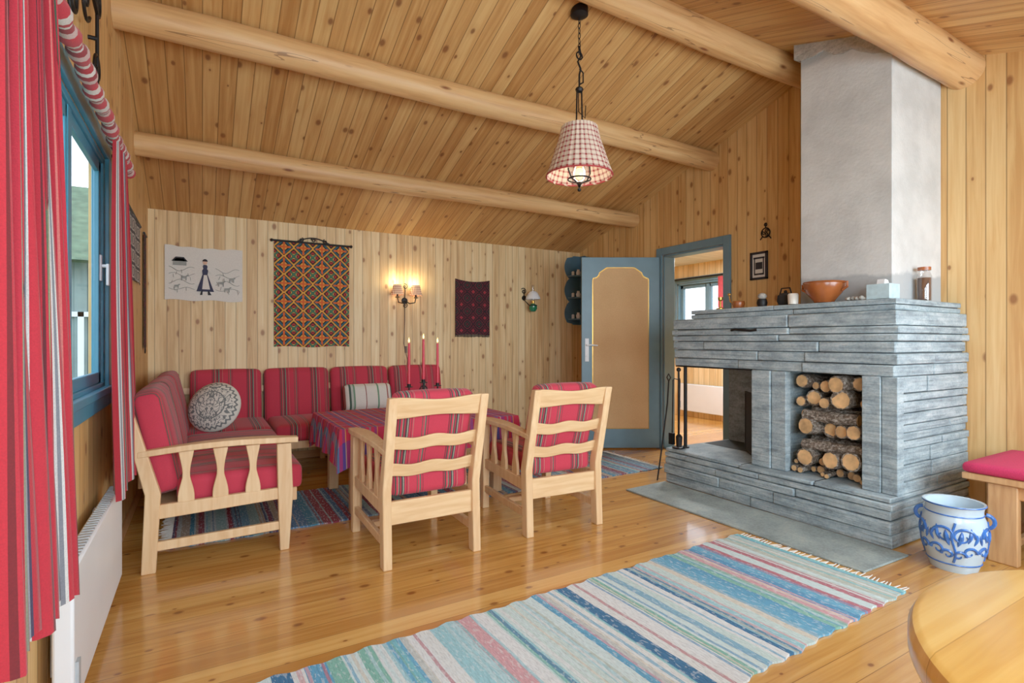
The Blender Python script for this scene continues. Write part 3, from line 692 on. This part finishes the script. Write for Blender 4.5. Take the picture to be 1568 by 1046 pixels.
# mantel items
ZT=1.367
def item(name,parts,x,y,z=ZT):
    r=root(name,x,y,z)
    for i,(nm,bm,mt) in enumerate(parts): finish(nm,bm,mt,r)
    return r
b=nb(); lathe(b,[(0,.0),(.055,0),(.06,.01),(.10,.06),(.115,.10),(.115,.118),(.122,.125),(.118,.13),(.105,.125),(.09,.06),(.05,.015),(0,.012)],36)
h=nb(); 
for s in (-1,1): tube(h,[(0,s*.11,.07),(0,s*.14,.09),(0,s*.14,.12),(0,s*.115,.12)],.008)
item('pottery_bowl',[('bowl',b,m_copper),('handles',h,m_copper)],3.412,1.93)
b=nb(); lathe(b,[(0,0),(.04,0),(.055,.03),(.05,.07),(.03,.085),(0,.09)],24); h=nb(); tube(h,[(0,-.05,.03),(0,-.075,.05),(0,-.08,.075)],.008); tube(h,[(0,-.045,.07),(0,-.03,.12),(0,.03,.12),(0,.045,.07)],.005); sph(h,(0,0,.095),.012)
item('small_kettle',[('body',b,m_dark),('spout_and_handle',h,m_iron)],3.47,2.225)
b=nb(); lathe(b,[(0,0),(.03,0),(.033,.06),(.028,.07),(0,.07)],20); item('white_jar',[('body',b,m_cream)],3.38,2.115)
b=nb(); lathe(b,[(.036,0),(.038,.01),(.038,.15),(.03,.17),(.03,.19)],24); lathe(b,[(0,.0),(.036,0)],24); c=nb(); lathe(c,[(0,.005),(.033,.005),(.033,.14),(0,.142)],20); d=nb(); lathe(d,[(0,.185),(.034,.185),(.034,.205),(0,.207)],20)
item('glass_jar',[('glass',b,m_glassb),('contents',c,plain('brown_spice',(96,60,40),.8)),('lid',d,m_copper)],3.80,1.545)
b=nb(); box(b,(-.06,-.06,0),(.06,.06,.085)); h=nb(); prism(h,[(-.03,.085),(.03,.085),(.015,.11),(-.02,.115)],'xz',-.02,.02)
item('tissue_box',[('carton',b,plain('pale_blue_card',(176,202,210),.6)),('tissue',h,m_white)],3.43,1.60)
b=nb(); lathe(b,[(0,0),(.03,0),(.03,.006),(.008,.015),(.006,.06),(.018,.07),(.02,.09),(.012,.09),(0,.075)],20); item('brass_candlestick',[('stem',b,m_brass)],3.42,2.72)
b=nb(); lathe(b,[(0,0),(.035,0),(.045,.03),(.04,.05),(.042,.05),(.0,.055)],24); h=nb(); tube(h,[(0,.035,.03),(0,.07,.05),(0,.08,.1)],.005,6); sph(h,(0,.08,.105),.012)
item('copper_ladle_cup',[('cup',b,m_copper),('handle',h,m_brass)],3.42,2.56)
r=root('decorative_stones',0,0,0); bm=nb()
for k in range(9):
    s_=U(.014,.020); sph(bm,(3.365+U(0,.03),1.675+k*.0125,ZT+s_*.6),s_,s=(1,.8,.65),u=10,v=8)
finish('stones',bm,m_peb,r)
b=nb(); lathe(b,[(0,0),(.03,0),(.036,.025),(.03,.05),(0,.06)],16); c=nb(); sph(c,(0,.0,.07),.03,s=(1,1,.8)); item('pewter_pot',[('body',b,m_iron),('lid',c,m_peb)],3.40,2.355)

# ---------------- seating ----------------
def yback(z): 
    return .04-.15*max(0,(z-.38))/.47
def side_panel(bm,x0,w=.045,arm=True,M0=I4,backtop=.85,sd=1):
    prism(bm,[(-.015,0),(.045,0),(.065,.38),(yback(backtop)+.045,backtop),(yback(backtop)-.0,backtop),(.0,.38)],'yz',x0,x0+w,M0)
    prism(bm,[(.60,0),(.645,0),(.665,.30),(.655,.572),(.585,.572),(.59,.30)],'yz',x0,x0+w,M0)
    prism(bm,[(.04,.255),(.60,.275),(.60,.335),(.04,.325)],'yz',x0+.008,x0+w-.008,M0)
    prism(bm,[(.02,.10),(.61,.11),(.61,.155),(.02,.145)],'yz',x0+.010,x0+w-.010,M0)
    xc=x0+w/2; L=[]
    for i in range(17):
        t=i/16; y=-.03+.72*t; hw=.024+.022*math.sin(math.pi*min(1,t*1.05))**.8*t+.012*t
        if t>.93: hw*=.8
        L.append((y,hw));
    prev=None
    for (y,hw) in L:
        t=(y+.03)/.72; zz=.565+.018*math.sin(math.pi*t)-.004+.012*t
        c=[bm.verts.new(M0@Vector(p)) for p in ((xc-hw,y,zz),(xc+hw,y,zz),(xc+hw,y,zz+.03),(xc-hw,y,zz+.03))]
        if prev:
            for k in range(4): bm.faces.new((prev[k],prev[(k+1)%4],c[(k+1)%4],c[k]))
        else: bm.faces.new(c)
        prev=c
    bm.faces.new(prev[::-1])
    for yc in (.17,.32,.47):
        pl=[];pr=[]
        for i in range(13):
            t=i/12; hw=.017+.017*abs(math.cos(math.pi*t*1.0))**1.5+ .006*math.sin(math.pi*2*t)
            z=.31+.268*t; pl.append((yc-hw,z)); pr.append((yc+hw,z))
        prism(bm,pl+pr[::-1],'yz',x0+w/2-.010,x0+w/2+.010,M0)
def armchair(x,y,rz=0):
    r=root('wooden_armchair',x,y,0,rz)
    bm=nb(); side_panel(bm,-.265); side_panel(bm,.22); finish('side_frames',bm,m_birch,r,bevel=.005)
    bm=nb(); xs=[-.23+.46*i/24 for i in range(25)]
    wv=lambda x,a,k: a*math.cos(x/.23*math.pi*k)
    Y=lambda x,z: yback(z)+.008-.010*math.cos(x/.23*math.pi/2)
    strip(bm,xs,lambda x:.745+wv(x,.006,1.0)+.006,lambda x:.835-wv(x,.008,1.0)+.008,Y,.022)
    strip(bm,xs,lambda x:.585+wv(x,.005,2),lambda x:.65+wv(x,.007,2),Y,.018)
    strip(bm,xs,lambda x:.445+wv(x,.005,2),lambda x:.51+wv(x,.007,2),Y,.018)
    box(bm,(-.225,.012,.21),(.225,.04,.325)); box(bm,(-.225,.60,.24),(.225,.63,.33)); box(bm,(-.225,.30,.115),(.225,.34,.145))
    finish('back_slats_and_rails',bm,m_birchx,r,bevel=.004)
    bm=nb(); cush(bm,(0,.335,.395),(.435,.58,.12),r=.035,bulge=(0,0,.018)); 
    Mb=T(0,.105,.42)@RX(math.radians(17.5)); cush(bm,(0,.02,.225),(.435,.095,.47),Mb,r=.035,bulge=(0,.02,.01)); finish('cushions',bm,m_fx,r,ang=80)
    return r
armchair(1.025,2.565,0.0)
armchair(1.86,2.575,math.radians(-3))

r=root('corner_sofa')
bm=nb(); Ms=T(-.24,3.115,0)@RZ(-math.pi/2)
side_panel(bm,-.02,.045,True,Ms)
def leg(x,y,h=.30): box(bm,(x-.022,y-.022,0),(x+.022,y+.022,h))
for x,y in ((.44,4.55),(1.35,4.66),(2.17,4.66),(-.2,4.4),(-.2,5.35),(1.0,5.35),(2.17,5.35)): leg(x,y)
box(bm,(.42,3.13,.25),(.45,4.66,.32)); box(bm,(.42,4.64,.245),(2.20,4.67,.32)); box(bm,(-.22,3.13,.25),(-.19,5.36,.32)); box(bm,(-.2,5.34,.25),(2.2,5.37,.32)); box(bm,(2.165,4.66,.25),(2.195,5.36,.32))
box(bm,(-.2,3.14,.285),(.43,5.35,.30)); box(bm,(.43,4.66,.285),(2.18,5.35,.30))
box(bm,(-.315,3.32,.66),(-.295,5.38,.72)); box(bm,(-.2,5.385,.66),(2.2,5.40,.72)); box(bm,(2.16,5.34,.3),(2.195,5.40,.8)); box(bm,(-.31,3.6,.3),(-.28,3.64,.72))
finish('frame',bm,m_birch,r,bevel=.004)
bm=nb()
cush(bm,(.185,3.49,.375),(.60,.70,.14),r=.04,bulge=(0,0,.018)); cush(bm,(.185,4.21,.375),(.60,.70,.14),r=.04,bulge=(0,0,.018))
MbL=T(-.20,0,.32)@RY(math.radians(-11))
for y0,y1 in ((3.15,3.84),(3.86,4.56)): cush(bm,(.06,(y0+y1)/2,.29),(.13,y1-y0-.01,.52),MbL,r=.045,bulge=(.02,0,.008))
cush(bm,(.06,4.96,.29),(.13,.75,.52),MbL,r=.045,bulge=(.02,0,.008))
finish('left_cushions',bm,m_fy,r,ang=80)
bm=nb()
cush(bm,(.185,4.96,.375),(.60,.74,.14),r=.04,bulge=(0,0,.015))
for x0,x1 in ((.50,1.07),(1.08,1.64),(1.65,2.21)): cush(bm,((x0+x1)/2,4.94,.375),(x1-x0-.01,.66,.14),r=.04,bulge=(0,0,.018))
MbB=T(0,5.35,.32)@RX(math.radians(-11))
for x0,x1 in ((-.10,.47),(.48,1.06),(1.07,1.64),(1.65,2.22)): cush(bm,((x0+x1)/2,-.06,.28),(x1-x0-.01,.12,.53),MbB,r=.045,bulge=(0,.02,.008))
finish('back_cushions',bm,m_fx,r,ang=80)

def emb():
    m=M('embroidered_cushion_cover',.9); x,y,z=m.xyz()
    rr=m.math('SQRT',m.math('ADD',m.math('MULTIPLY',x,x),m.math('MULTIPLY',z,z)))
    n=m.noise(m.vec(m.math('ABSOLUTE',x),0.0,z),15,1,.5,2.6)
    w=m.math('MULTIPLY',m.math('LESS_THAN',m.math('ABSOLUTE',m.math('SUBTRACT',n,.5)),.055),m.math('LESS_THAN',rr,.158))
    an=m.math('SINE',m.math('MULTIPLY',m.math('ARCTAN2',z,x),28))
    ring=m.math('LESS_THAN',m.math('ABSOLUTE',m.math('SUBTRACT',rr,m.math('MULTIPLY_ADD',an,.006,.172))),.006)
    ring2=m.math('LESS_THAN',m.math('ABSOLUTE',m.math('SUBTRACT',rr,.105)),.004)
    f=m.math('MAXIMUM',m.math('MAXIMUM',w,ring),ring2)
    m.base(m.mix(f,srgb(214,210,198),srgb(112,116,114))); return m.m
bm=nb(); lathe(bm,[(0,-.075),(.10,-.07),(.16,-.045),(.192,-.012),(.195,0),(.192,.012),(.16,.045),(.10,.07),(0,.075)],40,RX(math.pi/2))
finish('round_cushion',bm,emb(),m=T(.08,4.66,.62)@RZ(math.radians(-28))@RX(math.radians(-22)),ang=180)
m_pil=stripes('white_striped_pillow','x',.40,[(0,(230,226,216)),(.18,(100,146,114)),(.22,(230,226,216)),(.42,(166,86,78)),(.45,(230,226,216)),(.52,(60,86,74)),(.57,(190,196,186)),(.62,(110,150,120)),(.66,(230,226,216)),(.9,(150,70,60)),(.92,(230,226,216))])
bm=nb(); cush(bm,(0,0,0),(.46,.11,.26),r=.05,bulge=(-.0,.03,0)); finish('striped_pillow',bm,m_pil,m=T(1.38,5.14,.585)@RX(math.radians(-18)),ang=80)

# table with cloth
r=root('coffee_table',1.37,3.83,0); bm=nb(); hx,hy=.635,.46
box(bm,(-hx,-hy,.54),(hx,hy,.575))
for sx in (-1,1):
    for sy in (-1,1): box(bm,(sx*(hx-.12)-.035,sy*(hy-.12)-.035,.0125),(sx*(hx-.12)+.035,sy*(hy-.12)+.035,.54))
box(bm,(-hx+.1,-hy+.1,.46),(hx-.1,hy-.1,.54)); finish('frame',bm,m_birch,r,bevel=.006)
bm=nb(); N=160; rings=[]
def per(k,o):
    t=k/N*4; s=int(t)%4; f=t-int(t); a,b=hx+o,hy+o
    return [(-a+2*a*f,-b),(a,-b+2*b*f),(a-2*a*f,b),(-a,b-2*b*f)][s]
for (o,z,wv,cr) in ((-.3,.580,0,0),(-.01,.580,0,0),(.004,.577,0,0),(.008,.56,.1,.0),(.018,.50,.5,.02),(.025,.44,.9,.04),(.03,.38,1.2,.07)):
    ring=[]
    for k in range(N):
        x,y=per(k,o); t=k/N*4; f=t-int(t); c=(2*abs(f-.5))**6
        w=.012*wv*math.sin(k*.62); nx=(x/(hx));ny=(y/hy); nn=(1 if abs(nx)>=abs(ny)-.01 else 0, 1 if abs(ny)>=abs(nx)-.01 else 0)
        ring.append(bm.verts.new((x+w*nn[0]*(1 if x>0 else -1),y+w*nn[1]*(1 if y>0 else -1),z-cr*c)))
    rings.append(ring)
bm.faces.new(rings[0])
for A,B in zip(rings,rings[1:]):
    for k in range(N): bm.faces.new((A[k],A[(k+1)%N],B[(k+1)%N],B[k]))
finish('tablecloth',bm,m_cloth,r,ang=60)
r=root('candelabra',1.46,3.86,.581); bm=nb()
lathe(bm,[(0,0),(.06,0),(.06,.008),(.015,.02),(.008,.03),(.008,.22),(0,.225)],20)
for a in (0,math.pi):
    c,s=math.cos(a),math.sin(a)
    tube(bm,[(0,0,.08),(c*.05,s*.05,.06),(c*.10,s*.10,.09),(c*.115,s*.10,.16),(c*.115,0,.19)],.006)
    tube(bm,spiral((c*.05,0,.13),.008,.035,1.5,'xz',mir=c),.0045,6)
    lathe(bm,[(0,0),(.03,.005),(.03,.01),(.014,.01),(.014,.03),(0,.03)],14,T(c*.115,0,.19))
lathe(bm,[(0,0),(.03,.005),(.03,.01),(.014,.01),(.014,.03),(0,.03)],14,T(0,0,.22))
tube(bm,spiral((0,0,.17),.03,.031,1,'xz'),.0045,6); finish('iron_stand',bm,m_iron,r)
bm=nb();fl=nb()
for x,z in ((-.115,.215),(0,.245),(.115,.215)):
    cyl(bm,(x,0,z),(x,0,z+.31),.0115,.009,16); lathe(fl,[(0,0),(.006,.01),(.005,.02),(0,.04)],10,T(x,0,z+.315))
finish('candles',bm,m_candle,r); finish('flames',fl,m_flame,r)

# ---------------- rugs ----------------
def rug(name,cx_,cy_,lx,ly,mat,rot=0):
    r=root(name,cx_,cy_,0,rot); hx_,hy_=lx/2,ly/2
    bm=nb(); nx,ny=120,24; G=[]
    for i in range(nx+1):
        x=-hx_+2*hx_*i/nx; e=.006*math.sin(i*1.3)+.004*math.sin(i*.37)
        G.append([(bm.verts.new((x,(-hy_+e)+(2*hy_)*j/ny,.0095+.0012*math.sin(i*.9+j*.6))),bm.verts.new((x,(-hy_+e)+(2*hy_)*j/ny,.0008))) for j in range(ny+1)])
    for i in range(nx):
        for j in range(ny):
            a,b,c,d=G[i][j],G[i+1][j],G[i+1][j+1],G[i][j+1]
            bm.faces.new((a[0],b[0],c[0],d[0])); bm.faces.new((a[1],d[1],c[1],b[1]))
    for i in range(nx):
        for j in (0,ny): bm.faces.new((G[i][j][0],G[i][j][1],G[i+1][j][1],G[i+1][j][0]))
    for j in range(ny):
        for i in (0,nx): bm.faces.new((G[i][j][0],G[i][j+1][0],G[i][j+1][1],G[i][j][1]))
    finish('weave',bm,mat,r)
    bm=nb(); n=int(2*hy_/.018)
    for k in range(n):
        y=-hy_+.01+k*.018
        for s in (-1,1):
            w=U(-.015,.015); tube(bm,[(s*hx_,y,.006),(s*(hx_+.03),y+w*.5,.004),(s*(hx_+U(.05,.075)),y+w,.003)],[.004,.003,.0015],5)
    finish('fringe',bm,m_linen,r)
rug('rag_rug',1.39,1.545,2.6,.84,m_rug1,math.radians(2.1))
rug('long_rag_rug',1.675,3.81,3.65,.82,m_rug2)

# ---------------- pendant ----------------
px,py=2.03,2.66; r=root('pendant_lamp',px,py,0)
ztop=zc(py); bm=nb()
lathe(bm,[(0,ztop+.02),(.055,ztop+.015),(.055,ztop-.03),(.03,ztop-.045),(0,ztop-.05)],24)
z=ztop-.045; k=0
while z>2.93:
    pts=[(.008*math.cos(a*.785),0,z-.018+.02*math.sin(a*.785)) for a in range(8)]
    tube(bm,pts,.0028,5,closed=True,m=RZ(k*math.pi/2+.3)); z-=.032; k+=1
tube(bm,spiral((0,0,2.90),.022,.023,1,'xz',16),.005,6)
tube(bm,[(0,0,2.96),(.012,0,2.9),(-.012,0,2.86),(.01,0,2.82),(0,0,2.78),(0,0,2.70)],.006,8)
tube(bm,[(0,0,2.82),(.03,.0,2.80),(.03,.0,2.74),(0,0,2.72)],.005,6)
lathe(bm,[(.02,2.70),(.026,2.69),(.02,2.675),(0,2.67)],16)
for s in (-1,1):
    tube(bm,[(s*.018,0,2.69),(s*.022,0,2.5),(s*.03,0,2.38),(s*.075,0,2.28),(s*.085,0,2.18),(s*.06,0,2.13),(s*.02,0,2.11)],.005,8)
tube(bm,[(0,.01,2.69),(.01,.02,2.56),(.045,.0,2.52),(.05,0,2.60)],.0035,6)
tube(bm,spiral((0,0,2.13),.07,.071,1,'xy',24)[:-1],.005,6,closed=True); lathe(bm,[(.02,2.11),(.0,2.07)],12); sph(bm,(0,0,2.065),.012)
tube(bm,spiral((0,0,2.452),.105,.1051,1,'xy',24)[:-1],.003,6,closed=True)
for a in range(3): tube(bm,[(0,0,2.45),(.105*math.cos(a*2.09),.105*math.sin(a*2.09),2.452)],.003,6)
finish('iron_frame_and_chain',bm,m_iron,r)
bm=nb(); prof=[(.205,2.15),(.19,2.19),(.16,2.28),(.13,2.37),(.11,2.455)]; seg=104; rr=[]
for q,zz in prof+[(p-.003,zq) for p,zq in prof[::-1]]:
    rr.append([bm.verts.new(((q+.003*math.sin(k*math.pi/2))*math.cos(2*math.pi*k/seg),(q+.003*math.sin(k*math.pi/2))*math.sin(2*math.pi*k/seg),zz+(.006*math.sin(k*math.pi/4) if zz<2.16 else 0))) for k in range(seg)])
for A,B in zip(rr,rr[1:]+rr[:1]):
    for k in range(seg): bm.faces.new((A[k],A[(k+1)%seg],B[(k+1)%seg],B[k]))
finish('shade',bm,m_ging,r,ang=70)
bm=nb(); tube(bm,[(.205*math.cos(2*math.pi*k/48),.205*math.sin(2*math.pi*k/48),2.15) for k in range(48)],.005,6,closed=True); finish('shade_trim',bm,m_redst,r)
bm=nb(); lathe(bm,[(.0,2.21),(.022,2.21),(.026,2.25),(.02,2.30),(.0,2.30)],18); finish('brass_socket',bm,m_brass,r)
bm=nb(); lathe(bm,[(.03,2.23),(.06,2.20),(.068,2.15),(.05,2.11),(.02,2.09),(0,2.088)],24); finish('glass_cup',bm,m_glassb,r)
bm=nb(); sph(bm,(0,0,2.165),.028,s=(1,1,1.3)); finish('bulb',bm,m_bulb,r)

# ---------------- crock ----------------
def crp(z):
    P=[(0,.105),(.04,.118),(.12,.140),(.20,.150),(.27,.140),(.30,.128),(.33,.130),(.355,.140)]
    for (a,b),(c,d) in zip(P,P[1:]):
        if a<=z<=c: return b+(d-b)*(z-a)/(c-a)
    return .14
r=root('stoneware_crock',3.235,1.19,0); r.scale=(.89,.89,.92); bm=nb()
m_sw=plain('grey_white_stoneware',(182,204,218),.2,0,.06,9); m_cob=plain('cobalt_glaze',(50,104,184),.2,0,.3,30)
lathe(bm,[(0,0),(.10,0)]+[(crp(i*.0142),i*.0142) for i in range(26)]+[(.128,.352),(.118,.30),(.125,.2),(.09,.03),(0,.02)],48); finish('body',bm,m_sw,r)
bm=nb()
def sp(a,z,o=.001): q=crp(z)+o; return (q*math.cos(a),q*math.sin(a),z)
for z in (.045,.30,.35): tube(bm,[sp(2*math.pi*k/48,z) for k in range(48)],.004,6,closed=True)
for a0 in (math.radians(200),math.radians(290),math.radians(110)):
    for s in (-1,1):
        for (da,zz,rr0,t) in ((.28,.20,.055,1.1),(.50,.12,.035,1.0),(.18,.10,.03,1.0)):
            pts=[]
            for i in range(22):
                q=i/21; an=q*t*2*math.pi; rr1=rr0*(1-.75*q); pts.append(sp(a0+s*(da+rr1*math.cos(an)/.14),zz+rr1*math.sin(an)*.9))
            tube(bm,pts,[.009*(1-.6*i/21) for i in range(22)],6)
        for (da,z0,z1,w) in ((.12,.15,.23,.012),(.42,.17,.25,.010),(.62,.16,.22,.009)):
            tube(bm,[sp(a0+s*(da+.12*math.sin(i/8*math.pi/2)),z0+(z1-z0)*i/8,-.003) for i in range(9)],[w*math.sin(math.pi*(i+.5)/9)+.001 for i in range(9)],8)
    tube(bm,[sp(a0+.06*math.sin(i*.6),.06+.21*i/12) for i in range(13)],.006,6)
for a in (math.radians(110),math.radians(290)):
    c,s=math.cos(a),math.sin(a); pts=[]
    for i in range(11):
        q=math.pi*i/10; z=.27+.035*math.cos(q); ro=.136+.035*math.sin(q); pts.append((ro*c,ro*s,z))
    tube(bm,pts,.010,8)
finish('cobalt_decoration',bm,m_cob,r)

# ---------------- bench ----------------
r=root('wooden_bench'); bm=nb()
box(bm,(3.46,-.35,.40),(4.10,1.24,.435))
for y0 in (1.02,-.28):
    box(bm,(3.48,y0,0),(3.525,y0+.12,.40)); box(bm,(4.03,y0,0),(4.075,y0+.12,.40)); box(bm,(3.525,y0+.03,.30),(4.03,y0+.06,.40)); box(bm,(3.525,y0+.04,.06),(4.03,y0+.07,.10))
box(bm,(3.50,-.2,.33),(3.52,1.06,.40)); finish('frame',bm,m_benchw,r,bevel=.006)
bm=nb(); cush(bm,(3.78,.445,.463),(.66,1.59,.055),r=.025,bulge=(0,0,.012),cuts=14); finish('seat_cushion',bm,m_pink,r,ang=80)

# ---------------- round table near camera ----------------
r=root('round_wooden_table',1.11,.015,0); bm=nb(); R0=.425
lathe(bm,[(0,.64),(R0-.02,.64),(R0-.004,.65),(R0,.66),(R0,.685),(R0-.006,.696),(R0-.016,.70),(0,.70)],96); finish('top',bm,m_oak,r)
bm=nb(); lathe(bm,[(0,.64),(.12,.64),(.10,.60),(.05,.55),(.045,.40),(.07,.30),(.06,.18),(.05,.10),(0,.10)],32)
for a in range(4):
    prism(bm,[(.04,.16),(.20,.10),(.32,.0),(.26,.0),(.16,.05),(.04,.08)],'xz',-.025,.025,RZ(a*math.pi/2+.4))
finish('pedestal',bm,m_oak,r)

# ---------------- exterior ----------------
bm=nb(); box(bm,(-40,-40,-.75),(40,40,-.7)); finish('ground',bm,plain('meadow',(110,128,92),.95,0,.3,2))
r=root('neighbouring_cabin'); bm=nb()
for i in range(40): box(bm,(-7.4+i*.17,11.0-.02*(i%2),-.7),(-7.4+i*.17+.165,11.2,2.5))
box(bm,(-7.4,11.2,-.7),(-.6,16,2.5)); finish('siding',bm,plain('weathered_siding',(128,146,144),.9,0,.15,3),r,smooth=False)
bm=nb(); prism(bm,[(10.6,2.4),(16.4,2.4),(13.5,4.2)],'yz',-7.8,-.2); finish('roof',bm,plain('turf_roof',(96,112,84),.95,0,.3,6),r,smooth=False)
bm=nb()
for x0 in (-2.2,-4.6):
    for a,b in (((x0,10.94,.4),(x0+.08,10.99,1.6)),((x0+.92,10.94,.4),(x0+1.0,10.99,1.6)),((x0,10.94,.4),(x0+1,10.99,.48)),((x0,10.94,1.52),(x0+1,10.99,1.6)),((x0+.46,10.94,.4),(x0+.54,10.99,1.6))): box(bm,a,b)
finish('window_trim',bm,m_white,r)

# ---------------- lighting ----------------
w=bpy.data.worlds.new('World'); sc.world=w; w.use_nodes=True
bg=w.node_tree.nodes['Background']; nt=w.node_tree
tc=nt.nodes.new('ShaderNodeTexCoord'); sx=nt.nodes.new('ShaderNodeSeparateXYZ'); cr=nt.nodes.new('ShaderNodeValToRGB')
cr.color_ramp.elements[0].position=.45; cr.color_ramp.elements[0].color=(.88,.95,1,1); cr.color_ramp.elements[1].position=1; cr.color_ramp.elements[1].color=(.5,.74,1,1)
mr=nt.nodes.new('ShaderNodeMapRange'); mr.inputs[1].default_value=-1; nt.links.new(tc.outputs['Generated'],sx.inputs[0]); nt.links.new(sx.outputs[2],mr.inputs[0]); nt.links.new(mr.outputs[0],cr.inputs[0]); nt.links.new(cr.outputs[0],bg.inputs[0])
bg.inputs[1].default_value=3.0
def area(name,loc,rot,sx_,sy_,e,c=(.80,.92,1)):
    l=bpy.data.lights.new(name,'AREA'); l.shape='RECTANGLE'; l.size=sx_; l.size_y=sy_; l.energy=e; l.color=c
    o=bpy.data.objects.new(name,l); o.location=loc; o.rotation_euler=rot; sc.collection.objects.link(o)
area('rear_fill_light_3',(.8,YF-.2,1.42),(math.radians(90),0,0),1.75,1.3,95)  # added fill light behind the camera, evens out the room
area('rear_fill_light_4',(3.0,YF-.2,1.42),(math.radians(90),0,0),1.75,1.3,105)  # second added fill light behind the camera
def pt(name,loc,e,c,s=.04):
    l=bpy.data.lights.new(name,'POINT'); l.energy=e; l.color=c; l.shadow_soft_size=s
    o=bpy.data.objects.new(name,l); o.location=loc; sc.collection.objects.link(o)
for s in (-1,1): pt('sconce_light',(1.85+s*.1,YB-.07,1.74),1.9,(1,.78,.44),.03)
pt('pendant_light',(px,py,2.16),3,(1,.88,.68),.05)
area('next_room_fill',(5.3,4.3,2.25),(0,0,0),.6,.6,70,(.93,.97,1))  # added fill to brighten the next room, no fixture modelled

# ---------------- camera ----------------
cd=bpy.data.cameras.new('camera'); cd.sensor_width=36; cd.lens=816/1568*36; cd.clip_start=.02
co=bpy.data.objects.new('camera',cd); co.location=(0,0,1.12); co.rotation_euler=(math.radians(90),0,-math.radians(30.15)); sc.collection.objects.link(co); sc.camera=co
